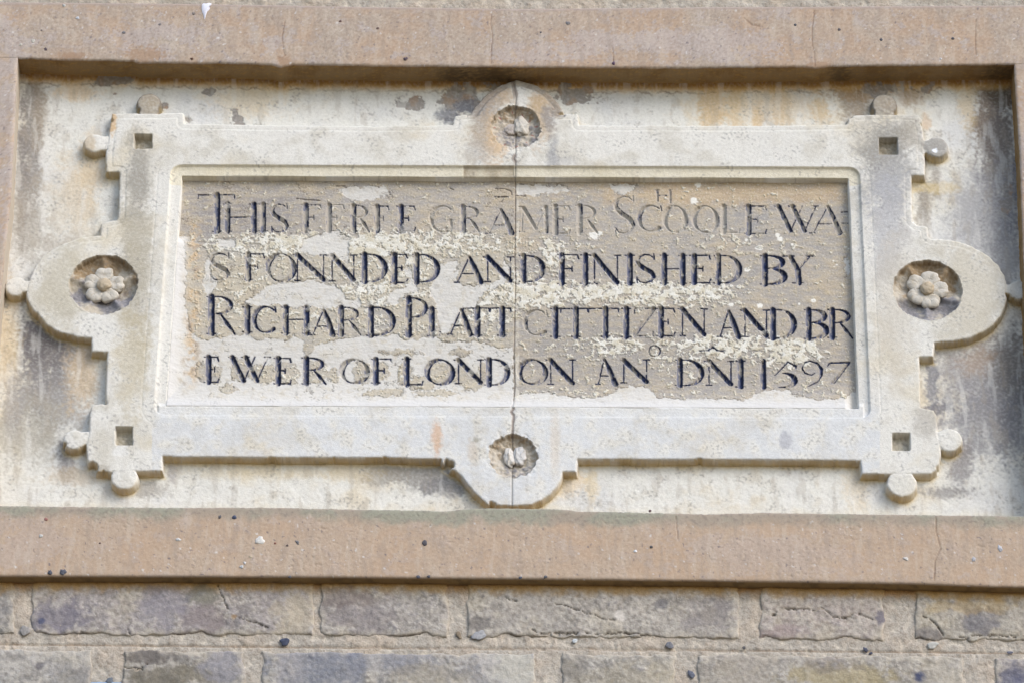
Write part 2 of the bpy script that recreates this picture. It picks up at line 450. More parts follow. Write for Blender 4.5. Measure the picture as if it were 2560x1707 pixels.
# frame
fr = wall
C = mix(C, (222, 219, 211), 0.88 * fr)
C = mix(C, (196, 190, 176), sstep(-0.1, 0.6, n_big + 0.5 * n_mid) * 0.6 * fr)
C = mix(C, (208, 194, 164), sstep(0.1, 0.8, n_big2 - 0.3 * n_mid2) * 0.6 * fr)
C = mix(C, (206, 210, 216), sstep(960, 1060, FY) * fr * 0.55 * sstep(0.5, -0.3, n_mid2) * (FX > 380) * (FX < 2200))
for (cx, cy, rx, ry, col, a, so) in [
    (340, 620, 36, 230, (172,164,146), 0.75, 0.5), (345, 430, 26, 90, (160,156,148), 0.75, 0.5), (330, 900, 40, 120, (190,178,150), 0.6, 0.6), (150, 720, 60, 110, (186,178,158), 0.7, 0.6),
    (2215, 420, 60, 110, (160,158,156), 0.85, 0.5), (2200, 360, 50, 60, (158,154,146), 0.8, 0.5), (2220, 560, 45, 130, (176,176,180), 0.7, 0.5), (2240,760,50,160,(198,190,176),.6,.6),
    (2420, 720, 80, 120, (196,188,170), 0.7, 0.5), (2280, 330, 30, 50, (165,158,146), .7, .5),
    (372, 250, 30, 26, (165,148,124), 0.95, 0.3), (372, 250, 20, 12, (182,165,140), 0.5, 0.4), (2211, 258, 34, 26, (142,132,122), 1.0, 0.25), (2211, 258, 22, 14, (168,148,122), 0.6, 0.5),
    (2341, 367, 30, 26, (160,156,150), 0.9, 0.4), (222, 357, 14, 20, (196,176,146), 0.6, 0.4), (283, 310, 9, 26, (206,176,136), 0.9, 0.3),
    (2255,1210,30,26,(214,210,198),.6,.5),
    (1205, 265, 26, 50, (150,142,134), 0.9, 0.4), (1235, 240, 40, 30, (186,160,128), 0.8, 0.5), (1228, 300, 30, 60, (150,146,142), 0.6, 0.5),
    (1235, 350, 45, 60, (206,176,138), 0.8, 0.5), (1200, 330, 22, 40, (170,162,152), .6, .5), (1195, 385, 35, 30, (178,172,164), 0.6, 0.5), (1370, 245, 40, 36, (188,166,138), 0.85, 0.5), (1395, 275, 14, 26, (165,150,132), 0.8, 0.4),
    (1350, 300, 26, 60, (192,168,136), 0.8, 0.5), (1372, 290, 16, 34, (152,146,142), 0.8, 0.4), (1382, 390, 14, 40, (150,150,154), 0.7, 0.6), (1405,400,30,14,(175,172,168),.5,.5),
    (1092, 1095, 13, 40, (206,168,134), 0.75, 0.5), (1388, 1110, 12, 70, (214,200,180), 0.5, 0.6), (1185, 1130, 14, 30, (200,186,168), 0.6, 0.5), (1192, 1098, 10, 6, (150,145,130), .7, .5),
    (1962, 1103, 14, 22, (176,176,182), 0.7, 0.4), (2315, 1050, 30, 40, (182,176,166), .7, .5), (250,1170,20,8,(150,145,135),.8,.4),
    (306, 1128, 20, 14, (226,224,218), 0.9, 0.3), (2262, 1140, 22, 14, (224,222,216), .7, .3),
    (250, 1130, 22, 50, (200,194,180), 0.6, 0.5), (2155,330,30,30,(196,190,178),.6,.5)]:
    stain(cx, cy, rx, ry, col, a, so, onframe=True)
C = mix(C, (150, 140, 130), arch * fr * sstep(24, 19, d) * (.75 + .5 * n_mid) * .8)
for i_ in (0, 9):
    kx_, ky_, kr_ = KNOB[i_][:3]
    C = mix(C, (172, 163, 148), np.clip(kn_d[i_] + 4, 0, 1) * (d < 3) * (.75 + .5 * n_mid))
    C = mix(C, (112, 106, 100), sstep(7, 1, kn_d[i_]) * (kn_d[i_] > -4) * (d < 2) * .7)
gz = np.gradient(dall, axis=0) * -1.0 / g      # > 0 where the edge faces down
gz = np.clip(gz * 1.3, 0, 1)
C = mix(C, (184, 158, 104), (dall > -3) * (dall < 1.2) * gz * (.6 + .5 * n_mid) * .85)  # ochre stain tone, painting in the golden shade of down-facing edges
C = mix(C, (212, 192, 142), sstep(-15, -2, dall + 6 * n_mid2) * (dall < -1.5) * gz * .65)  # ochre rim on the slab, painting in golden shade under the frame
# moulding: creamier, broken length grey
mz = (e > 0) & (e < 30) & (wall > .5)
C = mix(C, (222, 211, 180), mz * 0.6 * (FY < 460))
C = mix(C, (164, 150, 128), mz * brk * (.55 + .5 * n_mid))
# hollows and holes
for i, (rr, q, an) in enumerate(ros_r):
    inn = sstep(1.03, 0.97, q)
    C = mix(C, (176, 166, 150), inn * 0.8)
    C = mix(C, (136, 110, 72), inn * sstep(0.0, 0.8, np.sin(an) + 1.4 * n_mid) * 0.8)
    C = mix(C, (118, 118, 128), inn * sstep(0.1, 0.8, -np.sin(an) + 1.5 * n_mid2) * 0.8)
    if i >= 2:
        C = mix(C, (194, 184, 168), inn * sstep(-.5, .3, n_edge) * .8)
    if i == 2:
        ang_ = np.sin(an * 11 + 3 * n_mid)
        C = mix(C, (150, 50, 42), inn * sstep(0.80, 0.95, ang_) * sstep(0.60, 0.68, q) * sstep(0.95, 0.85, q) * sstep(-.1, .15, n_edge) * 0.75)
C = mix(C, (150, 138, 112), np.clip(hw, 0, 1) * 0.6)
vw = 1 - ((dall > -4) & (dall < 1.5))      # no grain smeared down the edges
C = mix(C, (150, 144, 136), sstep(0.0, 0.60, n_grain) * 0.10 * vw)
C = mix(C, (235, 233, 228), sstep(0.0, 0.60, -n_grain) * 0.12 * vw)
dark_sp = sstep(0.36, 0.46, n_grain) * sstep(0.0, 0.5, n_mid2)
C = mix(C, (105, 104, 110), dark_sp * 0.35 * vw)
# cracks in limewash near the top
ck = np.abs(fbm(X + warp, Z + warp, 26, 3, 21))
ckm = sstep(0.03, 0.0, ck) * sstep(0.0, 0.4, n_big + 0.5 * n_mid) * slab
C = mix(C, (110, 100, 88), ckm * 0.55 * sstep(140, 40, dz))
h -= ckm * 0.6 * sstep(140, 40, dz)
run = fbm(X * 3.4 + 6 * n_mid, Z * .55, 80, 4, 23)
C = mix(C, (170, 160, 146), sstep(.2, .55, run + .5 * n_mid) * .30 * (slab + .25 * fr))
C = mix(C, (228, 226, 220), sstep(.16, .5, -run) * .30 * slab)
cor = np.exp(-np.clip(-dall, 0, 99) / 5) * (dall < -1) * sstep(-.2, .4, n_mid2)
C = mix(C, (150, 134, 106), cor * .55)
# joint
C = mix(C, (104, 98, 92), sstep(2.0, 0.5, dj) * 0.75 * (wall > .5))
C = mix(C, (152, 142, 134), sstep(7.5, 5.0, dj + 2 * n_edge) * sstep(262, 235, FY) * 0.9)
C = mix(C, (152, 142, 134), sstep(4.5, 3.0, dj + 1.5 * n_edge) * blob(FX, FY, 1282, 1030, 18, 62, .15) * 0.9)
C = mix(C, (152, 142, 134), sstep(6.5, 4.0, dj + 1.5 * n_edge) * blob(FX, FY, 1287, 397, 12, 12, .3) * 0.9)
# white splash on the right knob
C = mix(C, (240, 244, 250), blob(FX, FY, 2339, 378, 6, 6, .3, n_edge))

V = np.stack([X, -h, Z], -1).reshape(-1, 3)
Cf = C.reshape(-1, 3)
Q = grid_quads(*X.shape)
f_sp = fc(sp); f_d = fc(dall); f_left = (fc(leftside.astype(float)) > 0.5)
f_kn = kn_id[:-1, :-1].ravel(); f_e = -f_sp
ids = np.where(f_d > -g * 1.3, 2, 0)
ids = np.where((f_e < 31) & (ids == 2), 4, ids)
ids = ids + np.where(f_left, 0, 1)
ids = np.where(f_kn >= 0, 10 + f_kn, ids)
for i, (rr, q, an) in enumerate(ros_r):
    ids = np.where(fc(q) < 1.02, 30 + i, ids)
ids = np.where(f_sp > 9, -1, ids)
# crop to the slab field (slightly under the surround on every side)
fx_, fz_ = fc(X), fc(Z)
bxl, bzl = W([44, 27, 6, -14, -44], [146, 500, 700, 900, 1265], HS)
bxr, bzr = W([2536, 2549, 2556, 2566, 2600], [161, 372, 560, 800, 1289], HS)
ids = np.where(fx_ < np.interp(fz_, bzl[::-1], bxl[::-1]) - 14, -1, ids)
ids = np.where(fx_ > np.interp(fz_, bzr[::-1], bxr[::-1]) + 14, -1, ids)
ids = np.where(fz_ > np.interp(fx_, tx, tz) + 14, -1, ids)
ids = np.where(fz_ < np.interp(fx_, sx_, sz_) - 16, -1, ids)

plaque = empty("plaque", label="carved limestone school plaque of 1597 with strapwork frame, knobs, rosettes and incised inscription", cat="plaque")
hollows = {}
for pid, nm, lb in [(0, "backing_slab", "left half of slab, with dark grey stain beside frame"), (1, "backing_slab", "right half of slab, with grey stain at outer edge"),
                (2, "frame", None), (3, "frame", None), (4, "moulding", None), (5, "moulding", None)] + \
               [(10 + i, "knob", None) for i in range(10)] + [(30 + i, "rosette", ["round hollow holding five-petalled flower in left lobe", "round hollow holding five-petalled flower in right lobe",
                                                                                 "worn hollow with red traces in top arch", "worn hollow in bottom lobe"][i]) for i in range(4)]:
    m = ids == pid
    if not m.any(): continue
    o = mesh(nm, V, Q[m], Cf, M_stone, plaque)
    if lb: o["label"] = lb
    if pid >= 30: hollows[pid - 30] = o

# ---------- flowers in the hollows
def lump(name, cx, cy, hz, rx, rz, ry, ang, col, parent, seed, rough=0.10, dent=0.0, col2=None, n=22, mat=None, top=None):
    """rounded lump centred on the photo point (cx,cy) at height hz"""
    wx, wz = W(cx, cy, hz)
    th = np.linspace(0, np.pi, n); ph = np.linspace(0, 2 * np.pi, 2 * n + 1)[:-1]
    T, Ph = np.meshgrid(th, ph, indexing='ij')
    x = np.sin(T) * np.cos(Ph); z = np.sin(T) * np.sin(Ph); y = np.cos(T)
    nz = fbm(x * 10 + seed * 7 + y * 6, z * 10 + y * 4, 6, 3, seed)
    sc_ = 1 + rough * nz
    if name == 'pebble': sc_ = sc_ * (1 + .08 * np.sin(3 * Ph + seed) + .07 * np.sin(5 * Ph + 2 * seed))
    if name == 'petal':
        pw_ = (Ph + np.pi) % (2 * np.pi) - np.pi
        sc_ = sc_ * (1 - .09 * np.exp(-(pw_ / .4) ** 2)) * (1 + .05 * np.cos(2 * (np.abs(pw_) - .8)))
    y2 = np.sign(y) * np.abs(y) ** 0.7
    px = x * rx * sc_; pz = z * rz * sc_; py = y2 * ry * sc_
    if dent: py = py - dent * np.exp(-((x + .15) ** 2 + z ** 2) / 0.22) * (y > 0)
    if name == 'pebble':
        gm_ = sum(col) / 3; col = tuple(.45 * c_ + .45 * gm_ + 16 for c_ in col); col2 = tuple(c_ * .85 for c_ in col)
    c, s = math.cos(ang), math.sin(ang)
    qx = px * c - pz * s; qz = px * s + pz * c
    Vv = np.stack([wx + qx, -(hz + py), wz + qz], -1)
    ny, nx = T.shape
    i = np.arange(ny * nx).reshape(ny, nx); ir = np.roll(i, -1, 1)
    Qq = np.stack([i[:-1], i[1:], ir[1:], ir[:-1]], -1).reshape(-1, 4)
    Cc = np.broadcast_to(lin(col), (ny * nx, 3)).copy()
    Cc = mix(Cc, col2 or (150, 135, 110), sstep(0.1, 0.6, nz.ravel()) * 0.5)
    return mesh(name, Vv.reshape(-1, 3), Qq, Cc, mat or M_stone, parent)

for i, (cx, cy, pet, a0) in enumerate([(260, 713, 30, None), (2318, 722, 31, None)]):
    pts = [(960, 682), (1082, 775), (1012, 888), (862, 882), (838, 760)] if i == 0 else [(1352, 765), (1488, 722), (1588, 828), (1490, 942), (1362, 892)]
    for k_, (qx, qy) in enumerate(pts):
        px_ = (0 if i == 0 else 1920) + qx / 3.672; py_ = 500 + qy / 3.672
        ang = math.atan2((cy - py_) / .866, px_ - cx)
        px_ = cx + (px_ - cx) * .88; py_ = cy + (py_ - cy) * .88
        lump("petal", px_, py_, 15, 22 if i == 0 else 24, 24 if i else 23, 9, ang, (198, 192, 181), hollows[i], 40 + k_ + 5 * i, 0.16, dent=3.5)
    lump("flower_centre", cx, cy, 22, 18, 19, 11, 0, (186, 172, 150), hollows[i], 60 + i, 0.14)
    lump("calyx", cx, cy, 6, 27, 27, 13, 0, (150, 140, 125), hollows[i], 63 + i, 0.1)
lump("flower_stump", 1304, 318, 10, 20, 27, 9, 0, (204, 198, 188), hollows[2], 70, 0.34)
lump("flower_stump", 1276, 326, 6, 24, 18, 8, 0.4, (182, 174, 168), hollows[2], 71, 0.34)
lump("flower_stump", 1273, 1144, 10, 14, 26, 9, 0.1, (212, 208, 202), hollows[3], 72, 0.30)
lump("flower_stump", 1299, 1140, 10, 16, 26, 9, 0, (208, 206, 204), hollows[3], 73, 0.30)

# ================================================================== INSCRIPTION PANEL
g2 = 1.36
a = toW(PAN, 4)
px0, px1, pz0, pz1 = a[:, 0].min() - 6, a[:, 0].max() + 6, a[:, 1].min() - 26, a[:, 1].max() + 12
xs2 = np.arange(px0, px1, g2); zs2 = np.arange(pz1, pz0, -g2)
X, Z = np.meshgrid(xs2, zs2)
BX, BY = P(X, Z, 0)
n_b = fbm(X, Z, 120, 4, 31); n_m = fbm(X, Z, 34, 5, 32, gain=.6); n_f = fbm(X, Z, 8, 3, 33); n_g = fbm(X, Z, 4, 2, 34)
n_h = fbm(X, Z * 3.0, 42, 4, 35, gain=.6)         # horizontal tooling / bedding
n_w = fbm(X, Z, 22, 4, 36, gain=.6); n_w2 = fbm(X, Z, 22, 4, 37, gain=.6)
WX = BX + 9 * n_w; WY = BY + 8 * n_w2
nfl = fbm(X, Z, 20, 5, 38, gain=.68)

# white plaster areas (traced, edges broken up)
def pw(pts):
    return poly_sdf(WX, WY, pts)
plast = np.full(X.shape, -99.0, np.float32)
for pts in [
    [(750,624),(761,601),(784,589),(819,582),(842,573),(848,582),(872,596),(870,657),(849,647),(835,637),(819,646),(815,638),(770,637)],
    [(605,762),(637,738),(672,713),(690,706),(715,709),(784,699),(835,713),(853,730),(865,748),(897,745),(903,770),(880,776),(839,768),(800,772),(760,764),(738,772),(700,762)],
    [(500,852),(516,849),(578,837),(628,839),(644,851),(683,844),(713,853),(738,837),(761,855),(790,862),(839,851),(880,844),(940,838),(995,836),(1013,851),(1054,842),(1091,842),
     (1105,855),(1151,853),(1210,855),(1247,871),(1284,867),(1284,1060),(400,1060),(400,840),(420,600),(448,592),(462,606),(466,700),(462,760),(480,830)],
    [(1075,735),(1082,700),(1100,665),(1120,652),(1148,655),(1140,690),(1150,712),(1200,715),(1250,700),(1262,640),(1275,690),(1255,712),(1215,730),(1195,745),(1195,768),(1155,768),(1140,800),
     (1110,838),(1095,800),(1090,760)],
    [(985,718),(1010,722),(1030,700),(1008,676),(1022,668),(1042,705),(1044,730),(1015,735),(990,760),(960,762)],
    [(1288,992),(1350,984),(1400,991),(1440,998),(1480,1004),(1520,992),(1545,972),(1580,966),(1620,972),(1640,998),(1700,1005),(1782,1002),(1858,1009),(1885,990),(1907,979),(1974,977),
     (1980,990),(2049,1007),(2113,1002),(2128,980),(2160,970),(2160,1060),(1288,1060)],
    [(850,470),(880,464),(905,470),(925,462),(960,468),(975,486),(930,500),(880,503),(855,492)],
    [(1290,462),(1420,466),(1424,480),(1360,484),(1330,490),(1290,488)], [(1516,460),(1590,462),(1582,478),(1560,484),(1540,482),(1528,470)],
    [(1228,905),(1268,905),(1270,930),(1262,955),(1230,950)], [(2110,645),(2120,640),(2126,675),(2118,690)],
    [(540,600),(560,596),(590,606),(580,618),(548,616)], [(520,640),(530,690),(545,700),(520,760),(505,720),(512,660)], [(590,905),(625,900),(630,925),(590,950),(560,930)]]:
    plast = np.maximum(plast, pw(pts))
# tan islands left in the plaster round the last line
isl = np.full(X.shape, -99.0, np.float32)
for (cx, cy, rx, ry) in [(505,930,18,28),(535,935,22,30),(600,925,28,34),(660,935,50,28),(720,935,34,34),(790,930,34,36),(830,940,16,22),(905,930,28,34),(950,930,24,30),(1010,935,22,34),
                         (1060,960,40,22),(1100,930,36,32),(1150,940,30,30),(1180,955,34,28),(1205,930,12,34),(570,975,24,14),(770,870,18,18),(1090,985,60,10),(960,985,60,14),
                         (1150,880,30,10),(1000,880,40,8)]:
    isl = np.maximum(isl, (.82 - np.hypot((WX - cx) / rx, (WY - cy) / ry)) * min(rx, ry))
plast = np.minimum(plast + 3.5 * nfl + 2 * n_f, -isl - 1 + 9 * nfl)
pl = sstep(-0.8, 0.8, plast)
# cream limewash flakes: density map
den = np.full(X.shape, -0.42, np.float32)
for (cx, cy, rx, ry, a_) in [(640,608,120,22,1.0),(850,605,140,24,.75),(1010,606,180,26,1.0),(1180,610,100,26,.7),(560,700,60,60,.6),(700,680,70,50,.7),(940,680,120,50,.9),
                             (940,740,100,26,.9),(1060,690,40,40,.5),(1240,740,60,50,.8),(1180,800,70,50,.9),(1020,820,90,30,.7),(600,790,140,40,.5),(850,800,90,40,.7),
                             (1345,700,60,70,.8),(1400,738,90,26,1.1),(1560,738,90,26,.9),(1680,738,110,32,1.1),(1800,730,60,26,.7),(1480,868,70,26,.9),(1540,860,40,24,.9),
                             (1690,870,80,34,1.0),(1800,862,60,24,.9),(1930,872,110,30,1.1),(1990,880,50,26,1.0),(1870,820,60,20,.5),(1500,720,300,14,.5),
                             (1700,940,60,40,.5),(1600,1000,320,12,.5),(1960,940,60,40,.4),(1500,950,40,40,.3),(1420,620,60,30,.5),(1390,640,30,30,.8),(1780,600,80,30,.5),(1900,620,100,20,.4),
                             (1350,880,40,40,.3),(1400,990,90,16,.7),(2080,980,60,24,.5),(620,930,140,40,.4),(900,940,180,40,.5),(700,610,300,30,.3)]:
    den += a_ * 0.62 * blob(BX, BY, cx, cy, rx * 1.25, ry * 1.3, 0.55)
flake = sstep(0.02, 0.09, 1.05 * nfl + 0.42 * n_f + den * 0.62 - 0.20)
small = sstep(0.47, 0.54, n_f * 0.6 + nfl * .35 + .15 * den)
flake = np.maximum(flake, small)
# heights
h = 1.4 * n_b + 0.7 * n_h + 0.35 * n_f + 1.7 * flake * (1 - pl) + pl * (-0.8 + 0.5 * n_m)
edgeck = np.exp(-((plast + 0.6) / 1.5) ** 2) * sstep(-.15, .25, n_m + n_w)
h -= 1.6 * edgeck
cr = sstep(0.040, 0.010, np.abs(fbm(X + 14 * n_w, Z + 14 * n_w2, 46, 4, 44))) * sstep(-0.1, 0.3, n_b + .4 * n_m) * (BX < 1290)
h -= 0.9 * cr
# colours
C = np.broadcast_to(lin((171, 164, 156)), X.shape + (3,)).copy()
C = mix(C, (186, 169, 144), sstep(0.0, 0.7, n_b + 0.3 * n_h) * 0.6)
C = mix(C, (198, 190, 172), (BX < 1287) * sstep(560, 640, BY) * (.6 + .5 * n_m))
C = mix(C, (158, 155, 154), sstep(0.0, 0.6, -n_b + .3 * n_m) * 0.6)
C = mix(C, (190, 166, 134), blob(BX, BY, 1850, 480, 330, 34, .5, .8 * n_m) * 0.7)
C = mix(C, (146, 140, 138), blob(BX, BY, 620, 540, 170, 60, .6, .5 * n_m) * 0.6)
C = mix(C, (158, 152, 146), blob(BX, BY, 1600, 900, 420, 110, .6, .6 * n_m) * 0.55)
C = mix(C, (200, 186, 160), sstep(0.0, 0.5, n_h + 0.2) * 0.35)
C = mix(C, (194, 176, 138), sstep(0.05, 0.4, nfl) * 0.30)
lft = (BX < 1288)
C = mix(C, (209, 201, 180), flake * 0.90)
C = mix(C, (223, 219, 207), flake * sstep(-0.25, 0.2, n_m) * 0.85)
C = mix(C, (232, 230, 222), flake * sstep(0.0, 0.3, n_w) * sstep(-0.1, 0.2, den) * 0.7)
C = mix(C, (212, 208, 200), sstep(.35, .6, n_f) * .3)
C = mix(C, (211, 208, 202), pl * (.88 - .5 * sstep(.15, .6, n_w)))
C = mix(C, (204, 196, 180), pl * sstep(0.0, 0.6, n_m) * 0.55)
ochb = np.exp(-((BX - (488 - 0.03 * (BY - 600))) / 17) ** 2) * sstep(530, 580, BY) * sstep(985, 930, BY)
C = mix(C, (204, 176, 138), ochb * sstep(-.4, .4, n_m + n_w) * 0.8)
C = mix(C, (140, 134, 132), ochb * sstep(.1, .5, n_w) * 0.6)
C = mix(C, (98, 92, 86), np.clip(edgeck, 0, 1) * 0.55)
C = mix(C, (96, 90, 84), cr * 0.65)
C = mix(C, (225, 220, 205), sstep(0.40, 0.55, n_g) * 0.35 * (1 - pl))
C = mix(C, (118, 112, 106), sstep(0.38, 0.55, -n_g) * 0.30 * (1 - pl))
for (cx, cy, r) in [(480,0,0)]: pass

# ---------- incised letters
TK, TN = 16.5, 4.4
def arc(cx, cy, rx, ry, a0, a1, wf, n=18):
    out = []
    for i in range(n + 1):
        t_ = math.radians(a0 + (a1 - a0) * i / n)
        out.append((cx + rx * math.cos(t_), cy - ry * math.sin(t_), wf(t_)))
    return out
def side_w(tk, tn=TN, tilt=0.0):
    return lambda t_: tn + (tk * 1.12 - tn) * abs(math.cos(t_ - tilt)) ** 1.6
def glyph(ch, x0, x1, y0, y1, st=None, k=1.0):
    w = x1 - x0; hh = y1 - y0; T = TK * k; n = TN; R = []
    def stem(x, t=T, a=y0, b=y1, s=7, x2=None):
        R.append([(x, a, t), (x if x2 is None else x2, b, t)])
        if s:
            R.append([(x - s - t * .35, a, n * .9), (x + s + t * .35, a, n * .9)]); 
            xb = x if x2 is None else x2
            R.append([(xb - s - t * .35, b, n * .9), (xb + s + t * .35, b, n * .9)])
    L = st if st is not None else x0 + 9
    if ch in 'EFL':
        stem(L, s=5)
        if ch != 'L': R.append([(L, y0, n), (x1 - 3, y0, n)]); R.append([(x1 - 4, y0, n), (x1 - 1, y0 + 9, n * 1.2)])
        if ch != 'L':
            ym = y0 + hh * .48; R.append([(L, ym, n), (L + w * .42, ym, n * 1.3)]); R.append([(L + w * .42, ym - 5, n), (L + w * .42, ym + 6, n * 1.2)])
        if ch != 'F': R.append([(L, y1, n), (x1 - 2, y1, n * 1.2)]); R.append([(x1 - 3, y1, n), (x1, y1 - 9, n)])
    elif ch == 'T':
        L = st if st is not None else (x0 + x1) / 2
        R.append([(x0, y0, n), (x1, y0, n)]); R.append([(L, y0, T), (L, y1, T)]); R.append([(x0, y0, n), (x0 - 1, y0 + 9, n)]); R.append([(x1, y0, n), (x1 + 1, y0 + 8, n)])
        R.append([(L - 11, y1, n), (L + 11, y1, n)])
    elif ch == 'I': stem((x0 + x1) / 2, s=6)
    elif ch == 'H':
        stem(x0 + 8, s=4); stem(x1 - 8, s=4); R.append([(x0 + 8, y0 + hh * .48, n), (x1 - 8, y0 + hh * .48, n)])
    elif ch == 'h':
        R.append([(x0, y0, 7), (x0, y1, 7)]); R.append([(x1, y0, 7), (x1, y1 + 4, 7)]); R.append([(x0, (y0 + y1) / 2, 3), (x1, (y0 + y1) / 2, 3)])
        R.append([(x0 - 5, y0, 3), (x0 + 5, y0, 3)]); R.append([(x1 - 5, y0, 3), (x1 + 5, y0, 3)])
    elif ch == 'N':
        R.append([(x0 + 2, y0, n), (x0 + 2, y1, n)]); R.append([(x0 + 1, y0, T * .9), (x1 - 3, y1 - 3, T * .9)]); R.append([(x1 - 2, y0, n), (x1 - 2, y1, n)])
        R.append([(x0 - 9, y0, n), (x0 + 6, y0, n)]); R.append([(x0 - 5, y1, n), (x0 + 9, y1, n)]); R.append([(x1 - 10, y0, n), (x1 + 6, y0, n)])
    elif ch == 'M':
        R.append([(x0 + 3, y0, n), (x0, y1, n * 1.2)]); R.append([(x0 + 4, y0 + 3, T * .8), (x0 + w * .53, y1 - 8, T * .7)]); R.append([(x0 + w * .53, y1 - 8, n), (x1 - 7, y0, n)])
        R.append([(x1 - 6, y0, T * .8), (x1 - 5, y1, T * .8)]); R.append([(x0 - 8, y0, n), (x0 + 6, y0, n)]); R.append([(x0 - 6, y1, n), (x0 + 6, y1, n)])
    elif ch == 'A':
        ap = st if st is not None else x0 + w * .52
        R.append([(ap, y0, n), (x0 + 3, y1, n * 1.1)]); R.append([(ap, y0 + 1, T * .6), (ap + (x1 - ap) * .4, y0 + hh * .4, T * .9), (x1 - 3, y1, T)])
        ym = y0 + hh * .66; R.append([(ap - (ap - x0) * .6, ym, n * .9), (ap + (x1 - ap) * .6, ym, n * .9)])
        R.append([(x0 - 5, y1, n * .9), (x0 + 8, y1, n * .9)]); R.append([(x1 - 10, y1, n), (x1 + 4, y1, n)])
    elif ch == 'W':
        a_, b_, c_ = x0 + w * .06, x0 + w * .40, x0 + w * .70
        R.append([(a_, y0, T * .9), (x0 + w * .36, y1, T * .8)]); R.append([(b_, y0, T * .9), (c_, y1, T * .8)])
        R.append([(x0 + w * .36, y1, n), (x0 + w * .64, y0, n)]); R.append([(c_, y1, n), (x1 - 3, y0, n)])
        R.append([(x0 - 3, y0, n), (x0 + 14, y0, n)]); R.append([(b_ - 9, y0, n), (b_ + 9, y0, n)]); R.append([(x1 - 11, y0, n), (x1 + 3, y0, n)])
    elif ch == 'Y':
        fx, fy = x0 + w * .50, y0 + hh * .52
        R.append([(x0 + w * .25, y0 + 2, T * .9), (fx, fy, T)]); R.append([(x1 - 10, y0 + 2, n * 1.5), (fx, fy, n * 1.3)]); R.append([(fx, fy, T), (fx + 3, y1, T)])
        R.append([(x0, y0, n), (x0 + w * .38, y0, n)]); R.append([(x1 - 18, y0, n), (x1, y0, n)]); R.append([(fx - 14, y1, n), (fx + 14, y1, n)])
    elif ch == 'Z':
        R.append([(x0 + 2, y0, n), (x1, y0, n)]); R.append([(x1 - 2, y0, T * .8), (x0 + 2, y1, T * .6)]); R.append([(x0, y1, n), (x1 - 4, y1, n * 1.1)])
        R.append([(x0 + 2, y0, n), (x0 + 2, y0 + 12, 7)]); R.append([(x1 - 4, y1 - 9, 6), (x1 - 6, y1, n)])
    elif ch in 'DB':
        stem(L, s=5)
        if ch == 'D':
            R.append([(L, y0, n), (L + w * .2, y0, n)] + arc(L + w * .2, (y0 + y1) / 2, x1 - 5 - L - w * .2, hh / 2, 90, -90, side_w(T * .9)) + [(L, y1, n)])
        else:
            ym = y0 + hh * .45
            R.append([(L, y0, n)] + arc(L + w * .14, (y0 + ym) / 2, x1 - 9 - L - w * .14, (ym - y0) / 2, 90, -90, side_w(T * .85), 12) + [(L + 4, ym, n)])
            R.append([(L + 4, ym, n)] + arc(L + w * .14, (ym + y1) / 2, x1 - 4 - L - w * .14, (y1 - ym) / 2, 90, -90, side_w(T * .95), 12) + [(L, y1, n)])
    elif ch in 'RP':
        stem(L, s=5)
        ym = y0 + hh * (.47 if ch == 'R' else .52)
        R.append([(L, y0, n)] + arc(L + w * .18, (y0 + ym) / 2, (x1 - x0) * .72 - 6 - w * .12, (ym - y0) / 2, 90, -90, side_w(T * .62), 12) + [(L, ym, n)])
        if ch == 'R': R.append([(L + w * .34, ym + 1, n), (L + w * .55, y0 + hh * .72, T * .7), (x1 - 2, y1 + 1, T * .35)])
    elif ch in 'OCG':
        cx, cy = (x0 + x1) / 2, (y0 + y1) / 2
        if ch == 'O': R.append(arc(cx, cy, w / 2 - 3, hh / 2, 0, 360, side_w(T * .92, tilt=-.35), 26))
        else:
            R.append(arc(cx + 2, cy, w / 2 - 1, hh / 2, 48, 312, side_w(T * .8, tilt=-.3), 24))
            R.append([(x1 - 5, y0 + 1, n), (x1 - 3, y0 + 13, 6)])
            if ch == 'G': R.append([(x1 - 9, y0 + hh * .55, T * .7), (x1 - 9, y1 - 3, T * .7)]); R.append([(x1 - 17, y0 + hh * .55, n), (x1 - 1, y0 + hh * .55, n)])
    elif ch == 'S':
        q = [(.88,.10,.3),(.70,.02,.3),(.45,.0,.34),(.18,.08,.55),(.06,.24,.8),(.18,.38,1),(.45,.50,1.05),(.78,.62,1),(.92,.77,.85),(.78,.93,.5),(.5,1,.32),(.22,.97,.3),(.08,.86,.3)]
        pts = []
        for a_, b_ in zip(q[:-1], q[1:]): pts.append(a_); pts.append(tuple((u + v) / 2 for u, v in zip(a_, b_)))
        pts.append(q[-1])
        R.append([(x0 + a_ * w, y0 + b_ * hh, T * .85 * c_) for a_, b_, c_ in pts])
        R.append([(x1 - 4, y0 - 1, n), (x1 - 3, y0 + 12, n * 1.2)]); R.append([(x0 + 2, y1 - 14, n), (x0 + 3, y1, n)])
    elif ch == 'o': R.append(arc((x0 + x1) / 2, (y0 + y1) / 2, w / 2, hh / 2, 0, 360, side_w(5, 3), 16))
    elif ch == '-': R.append([(x0, y0, 3.4), (x1, y1, 3.4)])
    elif ch == '^': R.append([(x0, y1, 3.6), (x0 + w * .38, y1, 4)]); R.append([(x0 + w * .34, y1, 4), (x0 + w * .52, y0, 8), (x0 + w * .7, y1 - 1, 4)]); R.append([(x0 + w * .68, y1, 4), (x1, y1, 3.6)])
    elif ch == '=': R.append([(x0, y0, 4), (x1, y0 - 1, 3)]); R.append([(x0, y1, 4.5), (x1, y1, 4)])
    elif ch == '1': R.append([((x0 + x1) / 2, y0, T), ((x0 + x1) / 2 + 1, y1, T)]); R.append([(x0 - 8, y0 + 1, 3), ((x0 + x1) / 2, y0 + 4, 8)])
    elif ch == '5':
